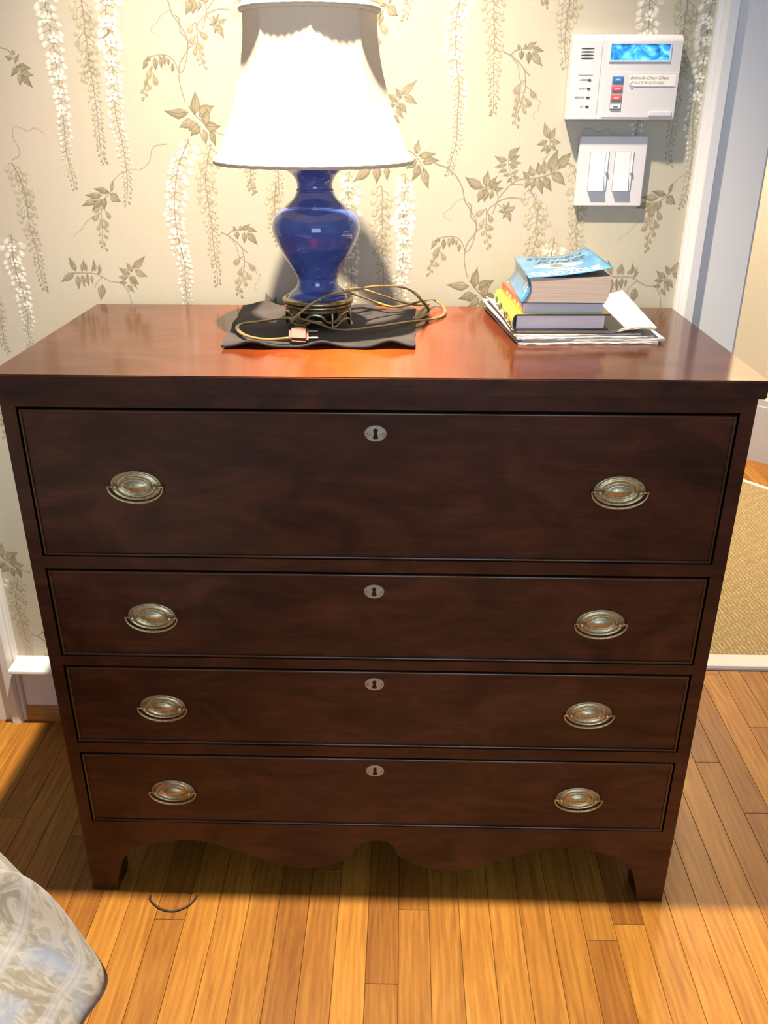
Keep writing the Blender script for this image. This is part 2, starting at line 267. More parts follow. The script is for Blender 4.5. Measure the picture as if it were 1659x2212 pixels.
LF=[(-0.3431,1.3247,-0.3856,1.3269,0.015,0),(-0.3331,1.3212,-0.3284,1.3594,0.0163,0),(-0.3256,1.3189,-0.2971,1.3353,0.0188,0),(-0.3151,1.3048,-0.3078,1.3306,0.015,0),(-0.3317,1.3083,-0.3619,1.3,0.0163,0),(-0.3279,1.3071,-0.3446,1.2953,0.015,0),(-0.3153,1.3024,-0.2881,1.3025,0.0163,0),(-0.3231,1.3024,-0.3429,1.2858,0.015,0),(-0.3184,1.2977,-0.3154,1.2715,0.0125,0),(-0.3068,1.2954,-0.2997,1.2703,0.0113,0),(-0.5147,1.187,-0.5457,1.1869,0.01,0),(-0.5255,1.1769,-0.5539,1.1678,0.01,0),(-0.5144,1.1795,-0.536,1.1603,0.0113,0),(-0.51,1.182,-0.5127,1.1617,0.0105,0),(-0.4995,1.1896,-0.4811,1.1758,0.015,0),(-0.5005,1.1921,-0.5279,1.1983,0.0088,0),(-0.4956,1.1947,-0.4906,1.2122,0.0055,0),(-0.6408,1.4075,-0.6514,1.4119,0.0075,0),(-0.6345,1.4142,-0.6381,1.422,0.0065,0),(-0.6352,1.403,-0.6268,1.4142,0.0063,0),(-0.6326,1.3963,-0.6469,1.3804,0.0088,0),(-0.6326,1.3963,-0.6102,1.3929,0.01,0),(-0.63,1.3895,-0.607,1.3816,0.01,0),(-0.632,1.385,-0.6337,1.3656,0.0088,0),(-0.6299,1.3827,-0.6116,1.3622,0.0113,0),(-0.5868,1.048,-0.6148,1.0301,0.0125,1),(-0.5822,1.0507,-0.5921,1.0776,0.0113,1),(-0.5806,1.0426,-0.5816,1.0166,0.01,1),(-0.571,1.0508,-0.565,1.0724,0.01,1),(-0.572,1.044,-0.5697,1.0208,0.009,1),(-0.5626,1.0509,-0.5616,1.0671,0.0065,1),(-0.562,1.0454,-0.5623,1.0236,0.0075,1),(-0.5514,1.0509,-0.5503,1.059,0.005,1),(-0.554,1.0428,-0.5547,1.0277,0.006,1),(-0.5458,1.051,-0.5456,1.0725,0.007,1),(-0.5424,1.0456,-0.5325,1.0565,0.005,1),(-0.5388,1.051,-0.5356,1.0645,0.0045,1),(-0.5352,1.0265,-0.5422,0.996,0.015,1),(-0.4808,1.0459,-0.5002,1.058,0.0113,1),(-0.4739,1.0568,-0.4476,1.0798,0.0125,1),(-0.4746,1.0514,-0.4851,1.0675,0.01,1),(-0.4701,1.0541,-0.4464,1.0421,0.012,1),(-0.4798,1.0432,-0.4649,1.027,0.0113,1),(-0.4857,1.0405,-0.5025,1.0404,0.0088,1),(-0.4829,1.0405,-0.4701,1.0187,0.01,1),(-0.4885,1.0295,-0.5023,1.0308,0.0075,1),(-0.4876,1.0254,-0.4766,1.0117,0.0088,1),(-0.2747,1.1261,-0.2776,1.1339,0.0064,0),(-0.2641,1.1279,-0.2647,1.1356,0.0054,0),(-0.2628,1.129,-0.246,1.1379,0.0064,0),(-0.2535,1.129,-0.234,1.1241,0.0086,0),(-0.2713,1.1245,-0.2711,1.1105,0.0096,0),(-0.2585,1.1234,-0.2587,1.1038,0.0096,0),(-0.2528,1.1223,-0.2342,1.1012,0.0123,0),(0.0578,1.259,0.0618,1.2816,0.0107,0),(0.0623,1.2549,0.0923,1.2591,0.0118,0),(0.0692,1.2445,0.0994,1.2477,0.0129,0),(0.0579,1.2507,0.0402,1.234,0.0129,0),(0.0637,1.2414,0.0507,1.214,0.0129,0),(0.0705,1.2362,0.0815,1.1993,0.0129,0),(-0.0226,1.243,-0.0561,1.2103,0.0161,0),(-0.0113,1.241,-0.0125,1.2089,0.015,0),(0.0055,1.24,0.0062,1.2137,0.0102,0),(0.1787,1.2029,0.1463,1.2207,0.0161,0),(0.1855,1.2029,0.1873,1.2324,0.0129,0),(0.19,1.2029,0.2036,1.222,0.0103,0),(0.1924,1.2008,0.2119,1.2147,0.0086,0),(0.1993,1.1987,0.216,1.202,0.0075,0),(0.1856,1.2008,0.1834,1.1772,0.0139,0),(0.1811,1.2008,0.1709,1.1772,0.0129,0),(0.1971,1.1966,0.1933,1.1826,0.0096,0),(0.2199,1.2482,0.1972,1.2553,0.0096,1),(0.2219,1.2513,0.2417,1.2709,0.0129,1),(0.2244,1.2482,0.2415,1.2575,0.0086,1),(0.2192,1.2419,0.1982,1.2367,0.0086,1),(0.2237,1.2409,0.2458,1.2441,0.0075,1),(0.2209,1.2326,0.2054,1.2283,0.0075,1),(0.2262,1.2368,0.2395,1.2378,0.0064,1),(0.2269,1.2253,0.2136,1.2231,0.0064,1),(0.2291,1.2263,0.241,1.2326,0.0064,1),(0.2284,1.22,0.2211,1.2115,0.0064,1),(0.2305,1.2221,0.243,1.2201,0.0064,1),(0.2904,1.2843,0.2806,1.3105,0.0129,1),(0.2927,1.2833,0.301,1.3015,0.0107,1),(0.2884,1.2812,0.2702,1.2741,0.0096,1),(0.294,1.2802,0.3129,1.2783,0.0096,1),(0.2935,1.2731,0.2778,1.2628,0.0086,1),(0.2958,1.2721,0.3064,1.265,0.0075,1),(0.2951,1.268,0.2869,1.2598,0.0064,1),(0.2983,1.2287,0.3084,1.267,0.0172,0),(0.3112,1.235,0.3332,1.262,0.0172,0),(0.2995,1.2276,0.3272,1.2067,0.0161,0),(0.2874,1.2255,0.2855,1.2494,0.0129,0),(0.2785,1.2244,0.2747,1.2453,0.0129,0),(0.2697,1.2223,0.2605,1.241,0.0118,0),(0.2609,1.2201,0.249,1.2306,0.0096,0),(0.2877,1.2223,0.3032,1.197,0.0139,0),(0.279,1.2192,0.2867,1.1916,0.0118,0),(0.2723,1.2181,0.2659,1.199,0.0107,0),(0.26,1.218,0.2544,1.2021,0.0096,0),(0.2216,1.1655,0.2093,1.1622,0.0064,0),(0.2228,1.1655,0.2165,1.1752,0.0054,0),(0.2238,1.1666,0.2276,1.1796,0.0054,0),(0.2263,1.1644,0.2395,1.171,0.0075,0),(0.2241,1.1634,0.2181,1.1492,0.0075,0),(0.2252,1.1634,0.2334,1.1427,0.0096,0),(0.0976,1.1121,0.0887,1.0952,0.0086,0),(0.1044,1.1143,0.0965,1.1087,0.0075,0),(0.1114,1.1133,0.1109,1.0931,0.0086,0),(0.1206,1.1155,0.1213,1.0965,0.0075,0),(0.1275,1.1167,0.1286,1.101,0.0075,0),(0.1346,1.1123,0.1351,1.1011,0.0056,0),(0.1419,1.1045,0.139,1.0898,0.0064,0)]
ST=[(0.0016,[(-0.3422,1.3352),(-0.3318,1.3212),(-0.3151,1.3048),(-0.3029,1.2954),(-0.2776,1.2859)]),(0.0013,[(-0.4937,1.2097),(-0.4945,1.1972),(-0.5086,1.182),(-0.513,1.1693)]),(0.0013,[(-0.6603,1.4253),(-0.6436,1.4197),(-0.6365,1.403),(-0.6295,1.385)]),(0.0013,[(-0.5869,1.0475),(-0.5603,1.0476),(-0.5438,1.0456),(-0.5333,1.0402),(-0.5176,1.0321),(-0.5011,1.0295),(-0.4887,1.0158),(-0.4823,0.9881)]),(0.0011,[(-0.5011,1.0295),(-0.4857,1.0405),(-0.4756,1.0541)]),(0.0009,[(-0.5333,1.0402),(-0.546,1.0292),(-0.5504,1.0181)]),(0.0016,[(-0.3017,1.1232),(-0.2893,1.1177),(-0.2782,1.1099),(-0.265,1.0965),(-0.2615,1.0795),(-0.2607,1.0738)]),(0.0014,[(-0.2893,1.1182),(-0.2806,1.125),(-0.2641,1.1279),(-0.2537,1.1268)]),(0.0012,[(-0.265,1.0965),(-0.2539,1.0863)]),(0.0009,[(-0.2861,1.1132),(-0.2753,1.1009),(-0.2718,1.0828),(-0.2642,1.0737)]),(0.0013,[(0.0376,1.2641),(0.051,1.261),(0.0624,1.2486),(0.0717,1.2362)]),(0.002,[(0.0917,1.2425),(0.112,1.2363),(0.1305,1.2217),(0.1426,1.2006),(0.1481,1.1792),(0.1602,1.162),(0.1703,1.1424),(0.1688,1.1247),(0.1557,1.1068),(0.1513,1.091),(0.1514,1.0706),(0.1585,1.0431)]),(0.0018,[(0.1527,1.1771),(0.1598,1.1706),(0.1595,1.1532),(0.1705,1.138),(0.167,1.1136),(0.1586,1.0933),(0.1513,1.091)]),(0.0014,[(0.1518,1.091),(0.144,1.109),(0.1298,1.1178),(0.1067,1.1155),(0.0931,1.1065)]),(0.0012,[(0.1699,1.1269),(0.1844,1.1358)]),(0.0015,[(0.1763,1.205),(0.1901,1.2008),(0.1993,1.1987)]),(0.0015,[(0.2039,1.1966),(0.2072,1.1859),(0.205,1.1773),(0.1919,1.1665),(0.188,1.1556)]),(0.0016,[(0.205,1.1773),(0.216,1.1827),(0.2294,1.186),(0.2454,1.185),(0.2569,1.1819)]),(0.0016,[(0.209,1.1859),(0.2196,1.1988),(0.2303,1.2084),(0.2529,1.2074)]),(0.0014,[(0.2051,1.1752),(0.2012,1.1643),(0.1982,1.1567)]),(0.001,[(0.2063,1.1752),(0.2216,1.1655)]),(0.0012,[(0.2292,1.2073),(0.2294,1.2221),(0.2234,1.2388),(0.2219,1.2513)]),(0.0018,[(0.2303,1.2084),(0.241,1.2163),(0.2767,1.2198),(0.2985,1.2266),(0.3133,1.236),(0.3327,1.2434),(0.344,1.2184)]),(0.0011,[(0.2915,1.2843),(0.2949,1.27),(0.2894,1.2556),(0.2833,1.2484),(0.2863,1.2391)]),(0.0012,[(0.2599,1.2032),(0.2652,1.1926)]),(0.0006,[(0.1478,1.1846),(0.1388,1.1824),(0.1277,1.1748),(0.1212,1.1661),(0.1122,1.1606),(0.1102,1.153),(0.1195,1.1476),(0.1265,1.1448)]),(0.0008,[(-0.3859,1.2737),(-0.4046,1.2712),(-0.4146,1.2639),(-0.4207,1.2445),(-0.4382,1.2309),(-0.4542,1.2309),(-0.4792,1.2221),(-0.4932,1.2072)]),(0.0007,[(-0.67,1.246),(-0.6554,1.2534),(-0.6541,1.268),(-0.6608,1.2824),(-0.6578,1.2991),(-0.6471,1.3003),(-0.6324,1.2944),(-0.6184,1.2992),(-0.6043,1.2897)]),(0.0006,[(-0.2495,1.0635),(-0.245,1.0589),(-0.2406,1.0543),(-0.2397,1.0497),(-0.2327,1.0463),(-0.2367,1.0393),(-0.2359,1.0335),(-0.2433,1.0287),(-0.2431,1.0217),(-0.2404,1.017)]),(0.0006,[(-0.5318,1.1513),(-0.5496,1.1409),(-0.5597,1.1279),(-0.575,1.1174),(-0.5779,1.1069)])]
# ================================================================ SETTING
WY = .505            # wallpaper plane
XL, XR = -.965, .665 # door openings either side of the papered wall
CEIL = 2.55
PW = wall = struct('wall_back', MB().box(XL, XR, WY, WY+.12, 0, CEIL), PAPER)
struct('wall_back_lintel', MB().box(XR, 1.55, WY, WY+.12, 2.04, CEIL).box(-1.85, XL, WY, WY+.12, 2.04, CEIL), PAPER, wall)
struct('wall_back_pier', MB().box(1.55, 2.2, WY, WY+.12, 0, CEIL).box(-2.3, -1.85, WY, WY+.12, 0, CEIL), PAPER, wall)
struct('ceiling', MB().box(-2.4, 4.2, -4.1, 4.2, CEIL+.02, CEIL+.1), PLASTER)
struct('wall_left', MB().box(-2.4, -2.3, -4.1, .62, 0, CEIL+.02), ROOMP)
struct('wall_right', MB().box(2.2, 2.3, -4.1, .62, 0, CEIL+.02), ROOMP)
# rear wall with a window
rw = struct('wall_rear', MB().box(-2.3, -.65, -4.1, -4.0, 0, CEIL+.02).box(1.25, 2.2, -4.1, -4.0, 0, CEIL+.02).box(-.65, 1.25, -4.1, -4.0, 0, .6).box(-.65, 1.25, -4.1, -4.0, 2.3, CEIL+.02), ROOMP)
GLASS = M('sky_lit_pane', (.6, .75, 1), .1); b_ = GLASS.node_tree.nodes['Principled BSDF']; b_.inputs['Emission Color'].default_value = (.62, .78, 1, 1); b_.inputs['Emission Strength'].default_value = .9
wn = struct('window_1', MB().box(-.65, 1.25, -4.06, -4.04, .6, 2.3), GLASS)
f = MB()
for x in (-.65, -.03, .59, 1.21): f.box(x, x+.045, -4.04, -3.985, .6, 2.3)
for z in (.6, 1.16, 1.72, 2.255): f.box(-.65, 1.25, -4.04, -3.99, z, z+.045)
f.build('sash_bars', WHITE, wn)

# floor : sub floor + single oak strips
fl = struct('floor', MB().box(-2.4, 4.2, -4.1, 4.2, -.05, -.003), SUB)
PITCH = .0553; X0 = -.0122
BUTTS = {}   # strip index -> known end joints (y)
def strip(x): return math.floor((x-X0)/PITCH)
for x, y in ((-.398, -.061), (.014, -.179), (.41, -.086), (.736, .382), (.803, .228), (.916, .507)):
    BUTTS[strip(x if x != .014 else .014)] = y
TONES = {-4: .45, -3: .08, -2: .38, -1: .95, 0: 1.0, 1: .42, 2: .5, 3: .85, 4: .8, 5: .6, 6: .55, 7: .35, 8: .75, 9: .5, 10: .7, -5: .8, -6: .7, -7: .3, -8: .6}
def plank_geo(mb, x0, x1, y0, y1, tone, seed):
    g, b = .00035, .0006
    a = (x0+g, x1-g, y0+g, y1-g)
    vs = []
    for z, i in ((-.004, 0), (-b, 0), (0, b)):
        vs += [(a[0]+i, a[2]+i, z), (a[1]-i, a[2]+i, z), (a[1]-i, a[3]-i, z), (a[0]+i, a[3]-i, z)]
    fs = [(8, 9, 10, 11)]+[(k*4+i, k*4+(i+1) % 4, k*4+4+(i+1) % 4, k*4+4+i) for k in (0, 1) for i in range(4)]
    mb.add(vs, fs, 0, [(tone, seed, 0, 1)]*12)
rest = MB(); pr = random.Random(11); npl = 0
for k in range(-42, 77):
    x0 = X0+k*PITCH
    yb = BUTTS.get(k); ys = [yb if yb is not None else pr.uniform(-.9, .6)]
    while ys[0] > -4: ys.insert(0, ys[0]-pr.uniform(.55, 1.5))
    while ys[-1] < 3.9: ys.append(ys[-1]+pr.uniform(.55, 1.5))
    for y0, y1 in zip(ys, ys[1:]):
        tone = pr.random()
        if k in TONES and y0 <= -.3 <= y1+.2: tone = TONES[k]
        if k == strip(.41) and y1 <= -.05: tone = .12
        if k == strip(.014) and y1 <= -.1: tone = .3
        seed = pr.random()
        if y1 < -4.05: continue
        near = (-1.2 < x0 < 1.75 and y1 > -.75 and y0 < 2.6)
        if near and npl < 290:
            p = MB(); plank_geo(p, x0, x0+PITCH, y0, y1, tone, seed); p.build('plank', OAK, fl, colname='tone'); npl += 1
        elif -2.4 < x0 < 4.1:
            plank_geo(rest, x0, x0+PITCH, y0, y1, tone, seed)
rest.build('plank_field', OAK, fl, colname='tone')['kind'] = 'stuff'

# door casings (moulded) : profile (x offset from outer edge, y)
def casing(name, outer, sgn, z1=2.04):
    pr_ = [(0, WY), (0, .4905), (.003, .4875), (.0075, .4865), (.009, .482), (.014, .4775), (.016, .4765), (.031, .4765), (.0335, .479), (.0345, .489), (.037, .490), (.121, .490), (.124, .492), (.127, .497), (.127, WY)]
    return struct(name, MB().prism([(outer+sgn*a, b) for a, b in pr_], 0, z1, 'z'), WHITE)
casing('trim_1', .549, 1); casing('trim_2', -.849, -1)
struct('trim_3', MB().box(XR-.001, XR+.011, WY, WY+.12, 0, 2.04).box(XR+.002, XR+.014, WY+.07, WY+.085, 0, 2.04), WHITE)
d1_ = struct('door_1', MB().box(-1.80, -.99, .50, .54, .004, 2.03, .003), WHITE)
pn = MB()
for z0, z1 in ((.15, .85), (1.0, 1.9)):
    for x0, x1 in ((-1.70, -1.44), (-1.34, -1.08)): pn.box(x0, x1, .494, .502, z0, z1, .004)
pn.build('raised_panel', WHITE, d1_)
MB().lathe([(.0, .0), (.027, .004), (.03, .018), (.02, .035), (.0, .04)], n=20).bm(bmesh.new()).build('door_knob', BRASS, d1_, smooth=True, loc=(-1.05, .48, .98))
# baseboard with deep cap and stained shoe moulding
bb = struct('baseboard_back', MB().box(-.849, .549, .4965, WY, 0, .165, .001), WHITE)
MB().prism([(WY, .1745), (.452, .1715), (.4485, .1690), (.4480, .1635), (.4505, .1600), (WY, .1600)], -.850, .550, 'x').build('baseboard_cap', WHITE, bb)
qr = [(.4965, .0), (.4865, .0), (.4855, .017), (.4875, .0185), (.4872, .020), (.4885, .027), (.4905, .031), (.4900, .033), (.4925, .037), (.4965, .040)]
MB().prism(qr, -.849, .549, 'x').build('shoe_moulding', QROAK, bb, smooth=.5)

# printed wisteria
ik = MB(); dr = random.Random(3)
def shade_(c, k): return tuple(min(1, x*k) for x in c)
def vary(c, a=.08):
    k = 1+dr.uniform(-a, a); return tuple(min(1, x*k) for x in c)
LAY = [0]
def lay(): LAY[0] = (LAY[0]+1) % 40; return WY-.0003-LAY[0]*.000008
def petal(x, z, a, l, w, col, edge=None, alpha=.95, soft=.25, n=9, up=0):
    """teardrop with its narrow end at x,z pointing along angle a"""
    y = lay()-up; ca, sa = math.cos(a), math.sin(a); edge = edge or col
    def ring(k):
        o = []
        for i in range(n):
            t = 2*math.pi*i/n; u = .5-.5*math.cos(t); v = math.sin(t)*(.35+.65*u)
            U = (.5+(u-.5)*k)*l; V = v*.5*w*k; o.append((x+ca*U-sa*V, y, z+sa*U+ca*V))
        return o
    vs = [(x+ca*.55*l, y, z+sa*.55*l)]+ring(1-soft)+ring(1.08)
    cs = [(*col, alpha)]+[(*edge, alpha)]*n+[(*edge, 0)]*n
    fs = [(0, 1+i, 1+(i+1) % n) for i in range(n)]+[(1+i, 1+n+i, 1+n+(i+1) % n, 1+(i+1) % n) for i in range(n)]
    ik.add(vs, fs, 0, cs)
def stroke(P, w, col, alpha=.9, taper=True):
    y = lay(); P = spline([(p[0], 0, p[1]) for p in P], 4) if len(P) > 2 else [Vector((p[0], 0, p[1])) for p in P]
    vs = []; cs = []; N = len(P)
    for i, p in enumerate(P):
        t = (P[min(i+1, N-1)]-P[max(i-1, 0)]).normalized(); n_ = Vector((-t.z, 0, t.x))
        ww = w*(1-.35*i/N if taper else 1)*(1+.15*math.sin(i*1.7))
        for s_ in (-.75, -.3, .3, .75): q = p+n_*s_*ww; vs.append((q.x, y, q.z))
        cs += [(*col, 0), (*col, alpha), (*shade_(col, 1.1), alpha), (*col, 0)]
    ik.add(vs, [(i*4+j, i*4+j+1, i*4+5+j, i*4+4+j) for i in range(N-1) for j in range(3)], 0, cs)
LEAFC = (.275, .235, .15); STEMC = (.30, .25, .19)
def leaf(bx, bz, tx, tz, w, fade):
    y = lay(); d = Vector((tx-bx, 0, tz-bz)); L_ = d.length; u = d/L_; v = Vector((-u.z, 0, u.x)); N = 7
    bend = dr.uniform(-.07, .07)*L_; al = .60 if fade else .86; w = max(w, L_*.36)
    c0 = vary(LEAFC, .12)
    prof = [0, .62, .95, 1, .82, .52, .22, 0]
    vs = []; cs = []
    for i in range(N+1):
        t = i/N; c = Vector((bx, y, bz))+u*(L_*t)+v*(bend*math.sin(math.pi*t))
        hw = prof[i]*w*.5*(1+.10*math.sin(i*2.6+bx*90))
        for s_ in (-1.12, -.95, 0, .95, 1.12):
            q = c+v*hw*s_*(1 if s_ else 1); vs.append((q.x, y, q.z))
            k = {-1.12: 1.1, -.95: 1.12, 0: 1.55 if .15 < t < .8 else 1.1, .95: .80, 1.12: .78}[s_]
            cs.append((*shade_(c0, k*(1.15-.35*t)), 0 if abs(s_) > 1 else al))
    ik.add(vs, [(i*5+j, i*5+j+1, i*5+6+j, i*5+5+j) for i in range(N) for j in range(4)], 0, cs)
    stroke([(bx, bz), ((bx+tx)/2+v.x*bend, (bz+tz)/2+v.z*bend), (tx, tz)], .0009, shade_(c0, .62), .7)
def inx(x, z): return XL+.02 < x < XR-.02 and .15 < z < CEIL-.01
def raceme(style, width, pts, ox, oz):
    P = spline([(p[0]+ox, 0, p[1]+oz) for p in pts], 8)
    P = [p for p in P]
    if not any(inx(p.x, p.z) for p in P): return
    L_ = sum((P[i+1]-P[i]).length for i in range(len(P)-1)); d = 0; step = .0064 if style != 'p' else .0095
    stroke([(p.x, p.z) for p in P[::4]], .0016, STEMC, .8)
    nxt = 0; side = 1; k = 0
    for i in range(len(P)-1):
        a, b = P[i], P[i+1]; seg = (b-a).length
        while d+seg > nxt:
            q = a.lerp(b, (nxt-d)/seg); t = nxt/L_
            nxt += step*(1-.35*t)*dr.uniform(.8, 1.2); side = -side; k += 1
            if not inx(q.x, q.z): continue
            env = (min(1, .75+t*1.5)*(1-t)**.55+.12)
            if style == 'p': env = (1-t)*.8+.25
            reach = width*.5*env*dr.uniform(.55, 1.15)
            ax = q.x+side*reach*.85; az = q.z-reach*dr.uniform(.25, .75)
            ang = math.atan2(-dr.uniform(.5, 1.3), side*dr.uniform(.25, .9))
            mature = max(0, 1-t*1.15)
            if style == 'w': cc = vary((.88, .85, .76), .05); ee = vary((.66, .61, .50), .08)
            else: cc = vary((.58, .52, .38), .10); ee = vary((.36, .31, .20), .12)
            if style == 'p': cc = vary((.42, .36, .24), .1); ee = vary((.27, .22, .14), .1)
            if t > .72:
                f_ = (t-.72)/.28; g_ = (.34, .29, .18); cc = tuple(x*(1-f_)+y_*f_ for x, y_ in zip(cc, g_)); ee = tuple(x*(1-f_)+y_*.8*f_ for x, y_ in zip(ee, g_))
            sz = (.0100*mature+.0058)*dr.uniform(.85, 1.15)*(1.15 if style == 'p' else 1)
            if reach > .004:
                stroke([(q.x, q.z), ((q.x+ax)/2, (q.z+az)/2+.0014), (ax, az)], .0009, STEMC, .75)
                petal(ax-side*.0002, az+.0012, ang, .0036, .0028, (.22, .19, .13), None, .85)
            petal(ax, az, ang, sz*1.12, sz*1.0, ee, cc, .62, .30); petal(ax, az, ang, sz*1.0, sz*.80, cc, cc, .9, .55)
            if style == 'w' and mature > .3 and k % 5 == 0:     # open blossom
                fx, fz = q.x+dr.uniform(-.4, .4)*reach, q.z
                for j in range(5):
                    aa = j*2*math.pi/5+.3; petal(fx, fz, aa, .0098, .0105, (.92, .90, .82), (.82, .78, .68), .95, .35)
                petal(fx-.0015, fz-.0006, 0, .0030, .0030, (.20, .19, .19), None, .95, .3, 7, .00035)
            elif style != 'w' and mature > .3 and k % 4 == 0:
                petal(q.x-.004*side, q.z, ang, sz*1.5, sz*1.3, (.66, .60, .44), (.43, .37, .24), .8, .5)
        d += seg
DX, DZ = .5048, .2964
for i in range(-1, 4):
    for j in range(-6, 6):
        if (i+j) % 2: continue
        ox, oz = i*DX-0*DX, j*DZ
        for st_, w_, pts in RAC: raceme(st_, w_, pts, ox, oz)
        for w_, pts in ST:
            if all(inx(p[0]+ox, p[1]+oz) for p in pts): stroke([(p[0]+ox, p[1]+oz) for p in pts], w_*1.15, STEMC, .72)
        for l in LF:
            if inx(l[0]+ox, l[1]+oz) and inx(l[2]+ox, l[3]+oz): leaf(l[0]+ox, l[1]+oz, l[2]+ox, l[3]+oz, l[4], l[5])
io = ik.build('wisteria_print', INK, PW, colname='ink', fix=False); io['kind'] = 'stuff'

# hall beyond the right-hand opening
def hallq(t): return (1.523+t*.82, 2.2275-t*.57)   # angled wall foot line
nrm = Vector((.57, .82, 0)).normalized()
def slab(t0, t1, z0, z1, a, b):
    p = MB(); A, B = hallq(t0), hallq(t1)
    poly = [(A[0]+nrm.x*a, A[1]+nrm.y*a), (B[0]+nrm.x*a, B[1]+nrm.y*a), (B[0]+nrm.x*b, B[1]+nrm.y*b), (A[0]+nrm.x*b, A[1]+nrm.y*b)]
    return p.prism(poly, z0, z1, 'z')
struct('wall_hall', slab(-1.9, 2.9, 0, CEIL+.02, .012, .12), CREAM)
struct('baseboard_hall', slab(-1.9, 2.9, 0, .235, .0, .014), WHITE)
c_ = slab(-1.9, 2.9, .235, .262, .004, .014)
c_.build('baseboard_cap', WHITE, bpy.data.objects['baseboard_hall'])
# seagrass rug with a wide cotton binding
m = SEA = M('seagrass', (.55, .40, .20), .75)
v = coords(m, (1, 1, 1)); w1 = nd(m, 'ShaderNodeTexWave', wave_type='BANDS', bands_direction='X'); w1.inputs['Scale'].default_value = 26; w1.inputs['Distortion'].default_value = 3.5; w1.inputs['Detail'].default_value = 2; w1.inputs['Detail Scale'].default_value = 3
lk(m, v, w1.inputs['Vector'])
w2 = nd(m, 'ShaderNodeTexWave', wave_type='BANDS', bands_direction='DIAGONAL'); w2.inputs['Scale'].default_value = 32; w2.inputs['Distortion'].default_value = 5; w2.inputs['Detail'].default_value = 2; w2.inputs['Detail Scale'].default_value = 4
lk(m, coords(m, (1, 1, 1), (0, 0, .5)), w2.inputs['Vector'])
h = mix(m, w1.outputs['Fac'], w2.outputs['Fac'], .5) if False else None
mm = nd(m, 'ShaderNodeMath', operation='MULTIPLY'); lk(m, w1.outputs['Fac'], mm.inputs[0]); lk(m, w2.outputs['Fac'], mm.inputs[1])
nz = noise(m, coords(m, (60, 160, 1)), 3, 4)
aa = nd(m, 'ShaderNodeMath', operation='ADD'); lk(m, mm.outputs[0], aa.inputs[0]); lk(m, nz, aa.inputs[1])
c = ramp(m, aa.outputs[0], [(.35, (.23, .14, .048)), (.65, (.42, .285, .115)), (1.0, (.58, .43, .21))])
base(m, c); bump(m, aa.outputs[0], .004, .9)
BIND = M('cotton_binding', (.70, .65, .60), .8); bump(BIND, noise(BIND, coords(BIND, (900, 60, 60)), 1, 1), .0004, .4)
ry0 = .7385; fy = lambda x: 2.0198-(x-1.3874)*1.22
rug = thing('area_rug', 'tan woven seagrass rug with pale cloth border on the hall floor', 'rug', (1.0, 1.2, 0))
X0r = -.35; xe = 2.05
poly = [(X0r, ry0+.028), (xe, ry0+.028), (xe, fy(xe)-.02), (.95, fy(.95)-.02), (X0r, 2.50)]
MB().prism(poly, .0005, .009, 'z').build('woven_field', SEA, rug)
def strip_(a, b, w_):
    a, b = Vector((*a, 0)), Vector((*b, 0)); t = (b-a).normalized(); n_ = Vector((-t.y, t.x, 0)); q = MB()
    prof = [(0, .0), (-.001, .006), (.003, .011), (w_*.5, .0118), (w_*.52, .0108), (w_-.003, .0118), (w_, .0095), (w_, 0)]
    vs = [p+n_*o+Vector((0, 0, z)) for p in (a, b) for o, z in prof]; n = len(prof)
    return q.add(vs, [(i, (i+1) % n, n+(i+1) % n, n+i) for i in range(n)]+[tuple(range(n)), tuple(range(n, 2*n))])
strip_((X0r, ry0), (xe, ry0), .058).build('cloth_border', BIND, rug, smooth=.5)
strip_((xe, fy(xe)), (.95, fy(.95)), .022).build('cloth_border', BIND, rug, smooth=.5)

# ================================================================ CHEST OF DRAWERS
ch = thing('chest_of_drawers', 'dark mahogany chest with four full-width drawers against the papered wall', 'chest of drawers', (0, .2, 0))
H = .9704; TOP = .9966; BACK = .44
rows = [(.9435, .7095), (.6830, .5270), (.5035, .3500), (.3235, .1710)]   # drawer top / bottom
edges = [.9485]+[0]*0
c_ = MB()
for s_ in (-1, 1):
    c_.box(*sorted((s_*.5090, s_*.5300)), 0.0, .018, .1716, H)               # stiles
    c_.box(*sorted((s_*.5140, s_*.5300)), .018, BACK, .1602, H)               # sides
c_.box(-.509, .509, 0, .018, .9480, H)
for (t0, b0), (t1, b1) in zip(rows, rows[1:]): c_.box(-.509, .509, .0, .018, t1+.0045, b0-.001)
c_.box(-.514, .514, BACK-.012, BACK, .13, H).box(-.514, .514, .018, BACK, .150, .165)
c_.build('carcass', MAHO, ch)
MB().box(-.507, .507, .030, .036, .17, .955).build('drawer_shadow_board', DARK, ch)
t_ = MB()
bmq = bmesh.new(); bmesh.ops.create_cube(bmq, size=1)
for v in bmq.verts: v.co = Vector((v.co.x*1.077, .2308+v.co.y*.4774, (H+TOP)/2+v.co.z*(TOP-H)))
bmesh.ops.bevel(bmq, geom=bmq.edges[:], offset=.0016, segments=2, affect='EDGES'); t_.bm(bmq)
tbo = t_.build('top_board', [MAHO, MAHO_TOP], ch)
for p in tbo.data.polygons: p.material_index = 1 if p.normal.z > .5 else 0
